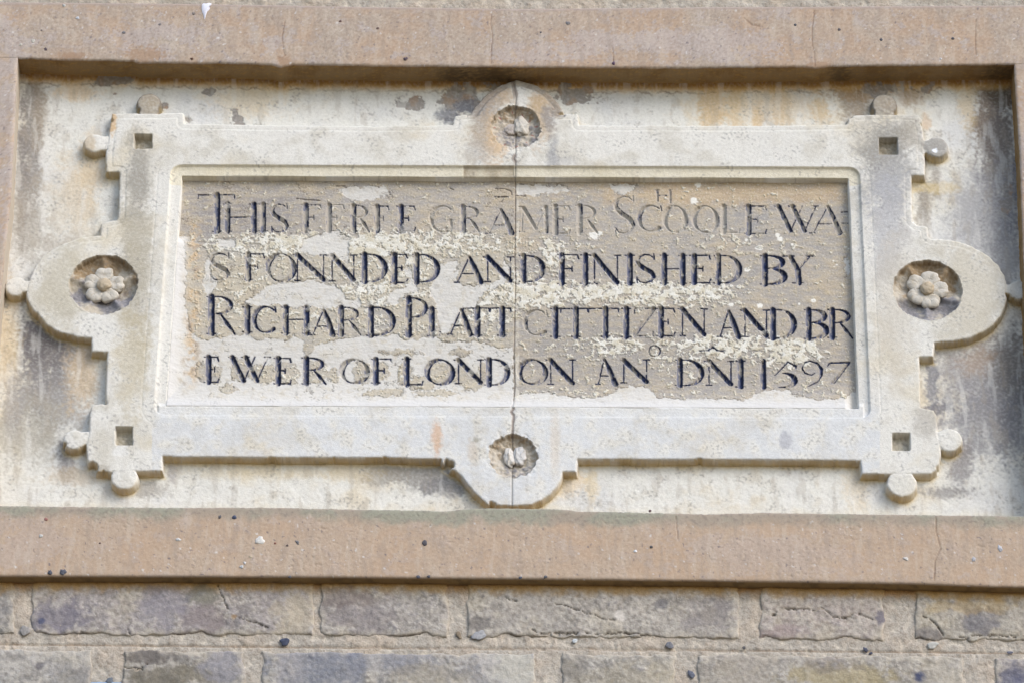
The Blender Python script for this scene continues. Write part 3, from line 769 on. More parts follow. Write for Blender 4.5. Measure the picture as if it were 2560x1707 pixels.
        R.append([(x0 + w * .60, y0 + 2, 4), (x1 - 4, y0 + 12, 8), (x1 - 3, y0 + 18, 3)]); R.append([(x0 + w * .60, y0 + 2, 5), (x0 + 3, y0 + hh * .54, 3)])
        R.append([(x0 + w * .38, y0 + hh * .45, 3)] + arc(x0 + w * .42, y0 + hh * .73, w * .46, hh * .28, 80, -80, side_w(T * .95), 12) + [(x0 + 12, y1 + 1, 2.6)])
    elif ch == '9':
        cx, cy = x0 + w * .5, y0 + hh * .30
        R.append([(x0 + w * .66, y0 + hh * .46, 2.5), (x0 + w * .52, y0 + hh * .54, 3.5), (x0 + w * .24, y0 + hh * .46, 5), (x0 + w * .10, y0 + hh * .28, 6), (x0 + w * .2, y0 + hh * .08, 5),
                  (x0 + w * .45, y0, 4.5), (x0 + w * .74, y0 + hh * .08, 7), (x0 + w * .93, y0 + hh * .3, 11), (x0 + w * .92, y0 + hh * .55, 9), (x0 + w * .76, y0 + hh * .8, 5), (x0 + w * .35, y1, 2.5)])
    elif ch == '7':
        R.append([(x0, y0 + 10, 3), (x0 + 6, y0 + 2, 5), (x1, y0 + 1, 7)]); R.append([(x1, y0 + 2, 5), (x0 + w * .26, y1 - 3, 10)])
    return R

LET = """
T 496 585 488 579 542 .75|H 560 642 511 579 - .75|I 645 669 511 578 - .6|S 677 720 511 581 - .7|F 757 803 513 578 764 .55|E 816 860 513 578 822 .35|R 876 924 514 579 883 .5|F 936 972 516 579 942 .5|E 994 1038 516 579 1002 .8
G 1075 1135 516 581 - .15|R 1148 1200 517 580 1157 .5|A 1219 1282 524 584 1252 .55|M 1304 1370 518 580 - .35|E 1381 1425 516 584 1388 .4|R 1442 1496 515 584 1449 .35|S 1535 1586 492 584 - .45
h 1643 1675 476 503 - .45|C 1594 1656 515 579 - .45|O 1658 1716 516 582 - .2|O 1731 1794 516 581 - .25|L 1802 1849 516 582 1809 .2|E 1863 1916 516 584 1871 .65|W 1939 2042 516 578 - .7|A 2029 2101 516 583 2069 .6|= 2103 2119 531 559 - .7|- 1234 1270 493 493 - .5
S 524 574 634 701 - .6|F 606 661 636 699 620 .7|O 666 738 636 704 - .65|N 741 810 638 702 - .8|N 828 886 639 703 - .8|D 902 967 637 705 911 .95|E 976 1019 638 707 986 .95|D 1030 1098 638 706 1041 .9|A 1140 1204 643 706 1173 .95|N 1217 1278 643 705 - .95
D 1297 1361 640 705 1308 .9|F 1386 1447 638 710 1404 1|I 1450 1476 638 709 - .95|N 1484 1545 639 710 - .9|I 1561 1587 639 709 - .95|S 1590 1638 637 708 - .95|H 1652 1714 639 709 - .95|E 1725 1776 639 708 1735 .95|D 1785 1853 640 708 1795 .75|B 1900 1965 640 711 1912 1|Y 1956 2032 641 708 - .8
R 518 588 742 834 528 .95|I 606 630 768 830 - .9|C 632 692 767 831 - .95|H 706 774 768 833 - .9|A 778 834 775 837 809 .85|R 843 902 769 836 852 .7|D 916 987 769 838 927 .9|P 1010 1073 746 838 1021 .85|L 1072 1100 772 839 1079 .9|A 1123 1177 773 836 1152 .85|T 1158 1222 771 838 1193 .9|T 1226 1276 771 838 1255 .9
C 1309 1370 776 838 - .45|I 1376 1400 772 841 - .95|T 1402 1468 772 841 1439 .85|T 1472 1545 772 841 1513 .85|I 1553 1577 772 842 - .9|Z 1583 1636 772 840 - .55|E 1645 1687 772 840 1652 .85|N 1704 1762 773 839 - .85|A 1797 1848 777 842 1821 .9|N 1860 1918 776 842 - .95|D 1924 1990 775 846 1932 1|B 2010 2070 775 846 2021 .95|R 2072 2133 775 844 2080 .95
E 513 547 892 956 521 1|W 574 672 892 953 - .95|E 686 728 895 960 695 .95|R 757 816 894 960 765 1|O 851 920 898 958 - .7|F 930 980 897 958 939 .9|L 1006 1057 897 963 1016 1|O 1064 1134 898 962 - .9|N 1144 1203 899 960 - .85|D 1213 1273 898 963 1222 .9|O 1295 1366 899 961 - .8
N 1374 1433 899 962 - .85|A 1492 1541 897 962 1510 .85|N 1557 1618 899 958 - .9|o 1621 1650 864 891 - .7|D 1688 1758 900 965 1699 1|^ 1747 1812 868 877 - .9|N 1770 1829 903 964 - .85|I 1839 1863 902 968 - .95|1 1900 1914 903 969 - 1|5 1934 1993 903 969 - .95|9 1998 2057 902 968 - .9|7 2068 2123 905 960 - .9
"""
lid = np.full(X.shape, -1, np.int16)
vd = np.full(X.shape, -9.0, np.float32); ink = np.zeros(X.shape, np.float32); sidev = np.zeros(X.shape, np.float32)
letters = []
wn1 = fbm(X, Z, 9, 3, 51); wn2 = fbm(X * 1.6, Z * .45, 13, 4, 52, gain=.6)
for item in LET.replace("\n", "|").split("|"):
    p = item.split()
    if len(p) < 7: continue
    ch = p[0]; x0, x1, y0, y1 = map(float, p[1:5]); st = None if p[5] == '-' else float(p[5]); ik = float(p[6])
    idx = len(letters); letters.append(ch)
    for poly in glyph(ch, x0, x1, y0, y1, st, 1.1 if (y1 - y0) > 85 else 1.0):
        pp = np.array(poly); wx, wz = W(pp[:, 0], pp[:, 1], 0.0); ww = pp[:, 2]
        j0, j1 = np.searchsorted(xs2, [wx.min() - 12, wx.max() + 12]); i0 = int((zs2[0] - (wz.max() + 12)) / g2); i1 = int((zs2[0] - (wz.min() - 12)) / g2) + 1
        i0 = max(i0, 0); i1 = min(i1, len(zs2)); 
        if j1 <= j0 or i1 <= i0: continue
        s_ = np.s_[i0:i1, j0:j1]
        Xs, Zs = X[s_], Z[s_]
        for k_ in range(len(wx) - 1):
            ex, ez = wx[k_ + 1] - wx[k_], wz[k_ + 1] - wz[k_]
            t_ = np.clip(((Xs - wx[k_]) * ex + (Zs - wz[k_]) * ez) / (ex * ex + ez * ez + 1e-6), 0, 1)
            dx_ = Xs - (wx[k_] + t_ * ex)
            ds = np.hypot(dx_, Zs - (wz[k_] + t_ * ez))
            wv = (ww[k_] + t_ * (ww[k_ + 1] - ww[k_])) / 2 + 0.65 * wn1[s_]
            q = wv - ds
            old = vd[s_]
            m = (q > old) & (q > -5)
            vd[s_] = np.where(m, q, old)
            ink[s_] = np.where(m, ik, ink[s_]); sidev[s_] = np.where(m, np.clip(dx_ / (wv + .1), -1, 1) * np.clip((wv - 1.5) / 3, 0, 1) + .6 * (1 - np.clip((wv - 1.5) / 3, 0, 1)), sidev[s_])
            lid[s_] = np.where(m & (q > 0.0), idx, lid[s_])
fillm = .75 * sstep(.38, .56, fbm(X, Z, 34, 4, 53) + .10 * pl + .12 * (1 - ink)) * (vd > -9)
halo = sstep(-3.5, .5, vd) * np.clip(ink, 0, 1)
vd = np.clip(vd, 0, 99) * (1 - .8 * fillm)
fade = 0.6 + 0.4 * ink
h -= np.minimum(vd, 6.5) * 1.6 * fade
C = mix(C, (128, 130, 142), halo * sstep(-.2, .5, wn2 + .3) * .42)
inl = sstep(0.0, 0.9, vd)
C = mix(C, (178, 172, 162), inl * 0.6)
cover = ink * 1.0 - 0.80 + 0.55 * wn2 + 0.80 * sidev + 0.25 * n_m  # worn paint, biased to the right wall to stand in for its shade
paint_shade = sstep(0.06, 0.34, cover - .9 * fillm) * inl
C = mix(C, (44, 56, 96), paint_shade * 0.92)
streak = sstep(.05, .25, ink * 1.0 - .70 + 1.0 * wn2 - .2 * sidev) * inl * sstep(1.0, 2.0, vd)
C = mix(C, (76, 88, 126), streak * (1 - fillm) * .65)
C = mix(C, (28, 30, 42), paint_shade * sstep(-.1, .6, sidev + .6 * wn1) * 0.75)  # right wall of the cut painted darker, as its shaded side
C = mix(C, (52, 70, 128), paint_shade * sstep(.15, .5, wn1) * sstep(.2, -.3, sidev) * 0.7)
C = mix(C, (150, 140, 135), sstep(-1.0, 0.3, vd - 0.1) * 0)
# bluish wash that bled round strokes
# ragged horizontal flaws at the top of the panel
for pts in [[(1238,472),(1262,473),(1277,478),(1280,488)], [(742,497),(770,500),(800,502)], [(840,466),(862,466)], [(1292,490),(1314,491)], [(1126,471),(1134,475)], [(1244,494),(1266,493)]]:
    dd = line_dist(X, Z, toW(pts, 0)) + 0.8 * n_f
    C = mix(C, (70, 62, 56), sstep(2.2, 0.8, dd) * .8); h -= 1.5 * sstep(3, 0.5, dd)
for (cx, cy, r) in [(2084,653,2.5),(2092,663,2),(2085,668,2),(1998,760,3),(1866,600,4),(1892,620,5),(1944,588,6),(1950,598,7),(1980,612,4),(1868,675,7),(1735,503,9),(1745,462,8),(1485,590,11),(1500,584,6),(1828,762,6),(1900,765,7),(2033,752,6),(1902,622,6)]:
    C = mix(C, (232, 229, 220), blob(BX, BY, cx, cy, r, r * .8, .2, .5 * n_f))
# joint
jl2 = toW(JOINT, 2)
dj = line_dist(X, Z, jl2)
h -= 1.8 * np.exp(-(dj / 1.5) ** 2)
C = mix(C, (112, 100, 90), sstep(1.9, 0.6, dj + .8 * n_f) * .75)
C = mix(C, (220, 214, 200), sstep(7, 4, np.abs(BX - 1292 - 2 * n_w)) * sstep(.0, .3, n_m + .2) * .55 * sstep(3, 4, dj))
# plaster fillet up to the moulding on the left and bottom
sp = poly_sdf(X, Z, toW(PAN, 20))
ax_, az_ = W([455, 416], [441, 1017], 10)
dl = X - np.interp(Z, az_[::-1], ax_[::-1])
axb, azb = W([416, 2146], [1017, 1024], 16)
db = Z - np.interp(X, axb, azb)
fill_l = 19 * np.exp(-(np.clip(dl, 0, 999) / 26) ** 1.3) * sstep(590, 620, BY)
fill_b = 27.5 * np.exp(-(np.clip(db, 0, 999) / 46) ** 1.2) * sstep(2135, 2110, BX)
h += np.maximum(fill_l, fill_b)
C = mix(C, (211, 209, 206), sstep(34, 8, np.minimum(dl + 99 * (BY < 592), db + 99 * (BX > 2128)) + 4 * n_w) * .8)
h = np.where(sp < 3, h - 7 * sstep(0.0, -3.0, sp) * (h > 8), h)
V = np.stack([X, -h, Z], -1).reshape(-1, 3); Cf = C.reshape(-1, 3)
Q = grid_quads(*X.shape)
f_sp = fc(sp); f_l = fc((X < np.interp(BY, [p[1] for p in JOINT], [W(p[0], p[1], 0)[0] for p in JOINT])).astype(float)) > .5
f_id = lid[:-1, :-1].ravel()
keep = f_sp > -3.5
panels = []
for k_, side in enumerate((True, False)):
    o = mesh("inscription_panel", V, Q[keep & (f_l == side) & (f_id < 0)], Cf, M_panel, plaque)
    o["label"] = "left half of inscription, paler with large plaster patches" if side else "right half of inscription, greyer with cream flakes"
    panels.append(o)
f_x = fc(X)
order = np.argsort(f_id, kind='stable'); sid = f_id[order]
for idx, ch in enumerate(letters):
    a_, b_ = np.searchsorted(sid, [idx, idx + 1])
    q = order[a_:b_]; q = q[keep[q]]
    if len(q) == 0: continue
    par = panels[0] if f_l[q].mean() > .5 else panels[1]
    o = mesh("digit" if ch in '1597' else ("mark" if ch in '-^=' else "letter"), V, Q[q], Cf, M_panel, par)

# ================================================================== CEMENT SURROUND
surround = empty("surround", label="pinkish sandy cement surround framing the white plaque, flecked with small flints", cat="surround")
def col_render(PX, PY, Xn, Zn):
    nb = fbm(Xn, Zn, 150, 4, 61); nm = fbm(Xn, Zn, 50, 5, 62, gain=.62); nf = fbm(Xn, Zn, 9, 2, 63); ng = fbm(Xn, Zn, 7, 1, 64); nh = fbm(Xn, Zn * 3, 90, 4, 65, gain=.6)
    C = np.broadcast_to(lin((181, 158, 137)), Xn.shape + (3,)).copy()
    C = mix(C, (174, 161, 148), sstep(-.4, .4, nb + .4 * nm) * .8)
    C = mix(C, (160, 142, 124), sstep(.1, .55, nm + .3 * nh) * .45)
    C = mix(C, (192, 180, 166), sstep(.1, .5, -nm) * .4)
    lil = sstep(0.10, 0.22, nh * .8 + .45 * nm + 0.1 * nf - 0.12)
    extra = 0
    for (cx, cy, rx, ry, a_) in [(400,95,150,40,.5),(1350,130,150,26,.6),(1600,105,120,30,.4),(1800,110,150,40,.7),(1480,100,60,20,.5),(20,300,60,300,.5),(40,1350,120,60,.7),(2000,1400,240,40,.5),
                                 (1850,1360,200,30,.4),(700,105,60,20,.4),(60,105,40,10,.5),(2560,400,40,200,.3)]:
        extra = extra + a_ * blob(PX, PY, cx, cy, rx, ry, .5, 1.3 * nm + .5 * nh)
    lil = np.maximum(lil * .5, sstep(.10, .22, extra + 1.0 * nm + .25 * nf - .18))
    C = mix(C, (182, 171, 166), lil * .7)
    C = mix(C, (150, 122, 98), sstep(.1, .6, ng) * .18)
    C = mix(C, (212, 194, 176), sstep(.1, .6, -ng) * .18)
    C = mix(C, (128, 108, 98), sstep(.46, .60, nf) * .30)
    C = mix(C, (188, 164, 140), sstep(1240, 1300, PY) * .45)
    drip = fbm(Xn * 3.2, Zn * .6, 60, 4, 68)
    C = mix(C, (160, 146, 134), sstep(.12, .5, drip) * .35)
    C = mix(C, (198, 186, 172), sstep(.15, .5, -drip) * .3)
    sp1 = fbm(Xn, Zn, 11, 2, 66); sp2 = fbm(Xn, Zn, 12, 2, 67)
    C = mix(C, (110, 104, 112), sstep(.70, .80, sp1) * .7)
    C = mix(C, (214, 212, 210), sstep(.74, .84, sp2) * .7)
    # grey-green dirt along the top of the sill
    ys = np.interp(PX, [p[0] for p in SILT], [p[1] for p in SILT])
    dd = PY - ys
    band = sstep(40, 10, dd + 22 * nm - 10 * blob(PX, PY, 1250, 1280, 320, 60, .5)) * (dd > -30)
    C = mix(C, (160, 150, 136), band * .85)
    C = mix(C, (150, 155, 138), band * sstep(.0, .5, nb + .4 * nm + .6 * blob(PX, PY, 1250, 1285, 350, 60, .6)) * .6)
    C = mix(C, (128, 116, 112), band * sstep(.1, .5, nf) * .4)
    # top outer edge: grey
    yo = np.interp(PX, [p[0] for p in TOPO], [p[1] for p in TOPO])
    C = mix(C, (165, 150, 142), sstep(10, 3, PY - yo + 4 * nm) * .7 * (PY < 60))
    for (cx, cy, rx, ry) in [(365,138,45,18),(710,152,16,12),(2045,163,30,8),(180,140,40,8)]:
        C = mix(C, (164, 136, 112), blob(PX, PY, cx, cy, rx, ry, .4, .7 * nf) * .75)
    hd = 1.6 * nb + .6 * nm + .35 * nf
    pit = sstep(.66, .74, fbm(Xn, Zn, 9, 1, 69)) * sstep(0, .3, nb); hd = hd - 1.0 * pit
    for pts in [[(712,55),(706,90),(708,125),(713,140)], [(1229,38),(1227,60),(1232,90),(1228,130),(1228,160)], [(2036,28),(2031,70),(2030,110),(2035,130),(2038,165)],
                [(1860,45),(1880,62),(1905,68)], [(2341,1288),(2340,1325),(2352,1370),(2338,1400),(2336,1450)], [(2440,50),(2438,100),(2440,140)], [(1532,120),(1534,160)], [(1690,1290),(1696,1350)]]:
        dl_ = line_dist(PX, PY, pts) + .6 * nf
        C = mix(C, (96, 66, 44), sstep(1.8, .6, dl_) * .75 * (.6 + .6 * nm)); hd = hd - 1.4 * sstep(2.4, .4, dl_)
    return C, hd, nf, nm

def exposed(PX0, PY0, ndir):
    if ndir[1] != 0:
        return sstep(6, 14, PX0[0] - np.interp(PY0[0], [p[1] for p in JL], [p[0] for p in JL]) + 10) * sstep(6, 14, np.interp(PY0[0], [p[1] for p in JR], [p[0] for p in JR]) - PX0[0] + 10)
    return sstep(0, .012, np.linspace(0, 1, PX0.shape[1])) * sstep(1, .988, np.linspace(0, 1, PX0.shape[1]))
JL = [(44,146),(27,500),(6,700),(-14,900),(-44,1265)]
JR = [(2536,161),(2549,372),(2556,560),(2566,800),(2600,1289)]
def band(name, PX0, PY0, ndir, rows_front, rows_back, flip=1):
    """PX0,PY0: (rows, cols) photo positions of the front face; row 0 is the inner edge that returns to the slab."""
    Xf, Zf = W(PX0, PY0, HS)
    C, hd, nf, nm = col_render(PX0, PY0, Xf, Zf)
    nr = PX0.shape[0]
    # rounding near inner edge and outer edge
    di = np.hypot(Xf - Xf[0], Zf - Zf[0]); do = np.hypot(Xf - Xf[-1], Zf - Zf[-1])
    rnd = 3.5 * np.exp(-di / 2.2) * exposed(PX0, PY0, ndir)[None] + 3.5 * np.exp(-do / 2.2)
    Hf = HS + hd - rnd
    Ys = [];
    # back rows: same X,Z as edge, height from 0 to front
    tb = np.linspace(0, 1, rows_back)[:-1]
    jitter = 1.0 * fbm(Xf[0][None] * np.ones((len(tb), 1)), (tb[:, None] * HS) * np.ones_like(Xf[0][None]), 20, 3, 71) + 1.3 * fbm(Xf[0], Zf[0], 40, 3, 72)[None]
    return Xf, Zf, Hf, C, tb, jitter

def build_band(name, PX0, PY0, ndir, back_in=0.0, back_out=45.0, label=None):
    """ndir: direction (x,z) pointing from the band into the opening"""
    Xf, Zf, Hf, C, tb, jit = band(name, PX0, PY0, ndir, 0, 28)
    wob = 1.3 * fbm(Xf[0] + Zf[0], Zf[0] * .5, 26, 4, 73) + .8 * fbm(Xf[0] + Zf[0], Zf[0] * .5, 7, 2, 74)
    Xf = Xf.copy(); Zf = Zf.copy(); wob = wob * exposed(PX0, PY0, ndir)
    fall = np.exp(-np.hypot(Xf - Xf[0], Zf - Zf[0]) / 12)
    Xf += ndir[0] * wob * fall; Zf += ndir[1] * wob * fall
    # return (soffit / reveal)
    Hb = back_in - 12 + (Hf[0][None] - back_in + 12) * tb[:, None]
    Xb = Xf[0][None] + ndir[0] * jit * .8; Zb = Zf[0][None] + ndir[1] * jit * .8
    nbk = fbm(Xb + Zb, Hb, 60, 4, 75); nb2 = fbm(Xb + Zb, Hb * 2, 16, 4, 76, gain=.6)
    Cb = np.broadcast_to(lin((150, 126, 92)), Xb.shape + (3,)).copy()
    Cb = mix(Cb, (134, 106, 70), sstep(-.2, .5, nbk) * .7); Cb = mix(Cb, (186, 146, 84), sstep(.1, .5, nb2) * .45)
    Cb = mix(Cb, (192, 150, 84), sstep(20, 4, Hb + 8 * nb2) * .6)
    if ndir[1] < 0:                        # soffit: black soot marks
        pxb, pyb = P(Xb, Zb, Hb)
        for (cx, r) in [(1235, 60), (2510, 40), (1130,30), (2100, 20)]:
            Cb = mix(Cb, (72, 62, 48), blob(pxb, Hb, cx, 40, r, 42, .9, .9 * nb2) * .6)
    if ndir[0] > 0: Cb = mix(Cb, (198, 189, 176), .8 * np.ones(Xb.shape))
    # outer return
    to = np.linspace(0, 1, 8)[1:]
    Ho = Hf[-1][None] + (back_out - 6 - Hf[-1][None]) * to[:, None]
    Xo = np.repeat(Xf[-1][None], 7, 0); Zo = np.repeat(Zf[-1][None], 7, 0)
    Co = np.broadcast_to(lin((158, 134, 98)), Xo.shape + (3,)).copy()
    no = fbm(Xo + Zo, Ho, 30, 4, 78)
    Co = mix(Co, (120, 104, 80), sstep(-.1, .5, no) * .7)
    XX = np.concatenate([Xb, Xf, Xo]); ZZ = np.concatenate([Zb, Zf, Zo]); HH = np.concatenate([Hb, Hf, Ho]); CC = np.concatenate([Cb, C, Co])
    o = mesh(name, np.stack([XX, -HH, ZZ], -1).reshape(-1, 3), grid_quads(*XX.shape), CC.reshape(-1, 3), M_render, surround)
    if label: o["label"] = label
    return o

def ip(pts, x): return np.interp(x, [p[0] for p in pts], [p[1] for p in pts])
OUTL, OUTR = -175, 2735
cx_ = np.arange(OUTL, OUTR, 2.4)
def vband(c0, c1, n):
    s_ = np.linspace(0, 1, n)[:, None]
    y0 = ip(c0, cx_)[None]; y1 = ip(c1, cx_)[None]
    return np.repeat(cx_[None], n, 0), y0 + (y1 - y0) * s_
def edge_noise(seed): return 1.0 * fbm(cx_, cx_ * 0, 40, 4, seed)
PXa, PYa = vband(TOPE, TOPO, 66)
build_band("lintel_band", PXa, PYa, (0, -1), label="upper band with hairline cracks and white splash")
PXa, PYa = vband(SILT, SILB, 80)
build_band("sill_band", PXa, PYa, (0, 1), label="lower band with grey-green dirt along its top edge")
def jamb(edge, outer, ndir, lab):
    ys_ = np.linspace(0, 1, 320)[None]
    n = 50
    o_ = np.linspace(0, 1, n)[:, None]
    ex = np.interp(145 + ys_ * 1130, [p[1] for p in edge], [p[0] for p in edge])
    PXj = ex + (outer - ex) * o_
    y0 = ip(TOPE, PXj); y1 = ip(SILT, PXj)
    PYj = y0 + (y1 - y0) * ys_
    build_band("jamb_band", PXj, PYj, ndir, label=lab)
jamb(JL, OUTL, (1, 0), None)
jamb(JR, OUTR, (-1, 0), None)

# pebbles bedded in the cement
for (cx, cy, r, asp, col) in [(650,1350,13,.9,(222,216,204)),(1062,1356,9,.7,(84,80,92)),(125,1430,7,.8,(70,74,96)),(158,1429,9,.9,(80,84,106)),(586,1292,6,1,(56,72,120)),(550,1291,6,.6,(96,92,98)),
        (612,1406,4,1,(206,204,206)),(604,1416,5,1,(200,206,214)),(115,1297,5,1,(190,96,80)),(102,1339,5,1,(206,204,198)),(1420,59,7,1,(130,122,122)),(83,104,6,.9,(212,202,178)),(52,113,5,.8,(214,204,180)),
        (114,124,5,1,(88,66,78)),(104,77,3,1,(90,80,84)),(160,15,5,.8,(186,186,182)),(194,46,5,1,(196,206,226)),(310,82,5,.8,(120,120,128)),(485,35,5,1,(150,128,112)),(1014,148,5,1.2,(96,70,84)),
        (1534,159,5,1.2,(104,64,96)),(2203,100,5,.8,(88,88,104)),(1625,1264+12,4,.8,(120,64,70)),(1046,1441,5,1,(78,82,104)),(1072,1440,4,1,(84,86,104)),(1301,1443,4,1,(76,88,120)),(1364,1441,4,1.2,(90,94,106)),
        (2434,1397,7,.7,(178,178,190)),(2265,1396,5,1.4,(204,198,188)),(1628,1366,4,1,(90,90,96)),(1588,1377,4,1.2,(214,218,224)),(725,1441,4,1,(96,96,108)),(250,1357,3,1,(110,66,66)),(718,1363,3.5,1,(88,60,56)),
        (744,1355,4,1.8,(120,118,122)),(688,1357,3.5,.8,(176,70,50)),(446,1348,5,1.3,(206,206,204)),(627,1392,4,1.4,(200,170,120)),(2098,75,4,1,(90,84,92)),(1988,63,4,1,(84,84,98)),(2382,97,4,1,(92,90,104)),
        (480,148,4,1,(120,66,40)),(851,54,4,1,(120,70,64)),(944,72,4,1,(120,80,66)),(1352,82,3,1,(90,84,96)),(2500,1370,6,1.6,(180,184,200)),(2352,148,3,1,(214,216,220)),(400,62,5,.8,(130,120,116))]:
    lump("pebble", cx, cy, HS - .3, r * .9, r * asp, 1.6 + r * .09, (cx % 7) * .3, col, surround, 80 + int(cx) % 19, 0.35, col2=tuple(int(c * .8) for c in col), n=8, mat=M_pebble)
# white splash on the upper band
def flat_patch(name, pts, hz, col, parent, mat, th=1.2):
    w_ = toW(pts, hz); c = w_.mean(0); n = len(w_)
    V = [(x, -hz - .2, z) for x, z in w_] + [(c[0] + (x - c[0]) * .8, -hz - th, c[1] + (z - c[1]) * .8) for x, z in w_] + [(c[0], -hz - th * 1.15, c[1])]
    Q = [(i, (i + 1) % n, n + (i + 1) % n) for i in range(n)] + [(i, n + (i + 1) % n, n + i) for i in range(n)] + [(n + i, n + (i + 1) % n, 2 * n) for i in range(n)]
    return mesh(name, np.array(V), np.array(Q), np.tile(lin(col), (len(V), 1)), mat, parent)
flat_patch("white_splash", [(505,12),(509,9),(516,10),(522,8),(529,9),(528,14),(524,16),(525,22),(522,27),(518,30),(515,38),(513,47),(511,49),(510,44),(508,36),(505,30),(504,22)], HS + .6, (226, 226, 236), surround, M_panel, 1.8)

# ================================================================== BRICK WALL
HB = 50.0
wall_o = empty("brick_wall", label="weathered grey-brown stock brick wall with lime mortar around the cement surround", cat="brick wall")
def brick(x0, x1, y0, y1, base, seed, extra=(), gsp=3.2, skew=0.0):
    """x0..y1 photo coordinates of the brick's face"""
    ax, az = W([x0, x1, x1, x0], [y0, y0 + skew, y1 + skew, y1], HB)
    nx = max(8, int((ax[1] - ax[0]) / gsp)); ny = max(6, int((az[0] - az[3]) / gsp))
    u = np.linspace(0, 1, nx); v = np.linspace(0, 1, ny)
    U, Vv = np.meshgrid(u, v)
    X = (ax[0] * (1 - U) + ax[1] * U) * (1 - Vv) + (ax[3] * (1 - U) + ax[2] * U) * Vv
    Z = (az[0] * (1 - U) + az[1] * U) * (1 - Vv) + (az[3] * (1 - U) + az[2] * U) * Vv
    sd_ = seed * 3 + 100
    nb = fbm(X, Z, 120, 4, sd_); nm = fbm(X, Z, 36, 5, sd_ + 1, gain=.62); nf = fbm(X, Z, 12, 2, sd_ + 2); ng = fbm(X, Z, 9, 1, sd_ + 3)
    edx = np.minimum(X - X[:, :1], X[:, -1:] - X); edz = np.minimum(Z[:1] - Z, Z - Z[-1:])
    ed = np.minimum(edx, edz) + 2.5 * nm
    X = X + 9.0 * fbm(X, Z, 45, 5, sd_ + 5) * np.exp(-edx / 25); Z = Z + 9.0 * fbm(X, Z, 60, 5, sd_ + 6) * np.exp(-edz / 25)
    rim = np.clip((edx < .01) | (edz < .01), 0, 1)
    h = HB + 2.4 * nb + 2.6 * nm + 1.0 * nf - 5.0 * np.exp(-np.clip(ed, 0, 99) / 4.0)
    PX, PY = P(X, Z, HB)
    C = np.broadcast_to(lin(base), X.shape + (3,)).copy()
    base = tuple(0.55 * c_ + 0.45 * k_ for c_, k_ in zip(tuple(c_ + 10 for c_ in base), (156, 153, 150)))
    C = np.broadcast_to(lin(base), X.shape + (3,)).copy()
    b2 = np.array(base)
    C = mix(C, b2 * .80, sstep(-.1, .5, nb) * .6); C = mix(C, np.minimum(b2 * 1.18 + 6, 235), sstep(0, .5, nm) * .55)
    C = mix(C, (176, 164, 138), sstep(.0, .5, fbm(X, Z, 80, 4, sd_ + 7)) * .35)
    C = mix(C, (92, 90, 102), sstep(.28, .5, nm * .6 + nf * .5) * .45)
    C = mix(C, (202, 195, 182), sstep(.10, .40, fbm(X, Z, 50, 5, sd_ + 8, gain=.7)) * .35)
    C = mix(C, (186, 178, 166), sstep(-.3, .5, fbm(X, Z * 2.2, 70, 4, sd_ + 11)) * .35)
    vein = sstep(.035, .0, np.abs(fbm(X, Z, 40, 4, sd_ + 9, gain=.55)))
    C = mix(C, (212, 206, 194), vein * .6 * sstep(-.2, .3, nb))
    C = mix(C, (108, 100, 92), sstep(.40, .6, ng) * .4); C = mix(C, (206, 198, 184), sstep(.42, .6, -ng) * .3)
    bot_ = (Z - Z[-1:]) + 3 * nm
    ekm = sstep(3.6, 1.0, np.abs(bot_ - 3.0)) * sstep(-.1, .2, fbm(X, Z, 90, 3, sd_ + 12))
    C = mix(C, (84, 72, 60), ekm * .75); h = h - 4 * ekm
    # mortar smeared over the arris
    sm = sstep(18, 0, ed + 20 * fbm(X, Z, 30, 4, sd_ + 10)); C = mix(C, (186, 177, 163), sm * .7 * (1 - ekm))
    # orange-brown stain just below the sill
    yb = ip(SILB, PX); st_ = sstep(48, 18, PY - yb + 14 * nm) * (PY > 1400)
    C = mix(C, (190, 150, 84), st_ * .75)
    for kind, pts, w_, c_ in extra:
        if kind == 'crack':
            dl_ = line_dist(PX + 5 * nf + 6 * nm, PY + 4 * nf + 6 * nm, pts) + .9 * nf
            w2 = w_ * (.75 + 1.3 * fbm(X, Z, 40, 3, 333)); C = mix(C, (60, 50, 40), sstep(w2 + .6, w2 * .4, dl_) * .85); h = h - 5 * sstep(w2 + 1.2, 0.2, dl_)
        else:
            (qx, qy, qr, qs) = pts
            C = mix(C, c_, blob(PX, PY, qx, qy, qr, qs, .35, .9 * nm) * w_)
    h = np.where(rim > 0, HB - 16, h)
    return mesh("brick", np.stack([X, -h, Z], -1).reshape(-1, 3), grid_quads(*X.shape), C.reshape(-1, 3), M_brick, wall_o)

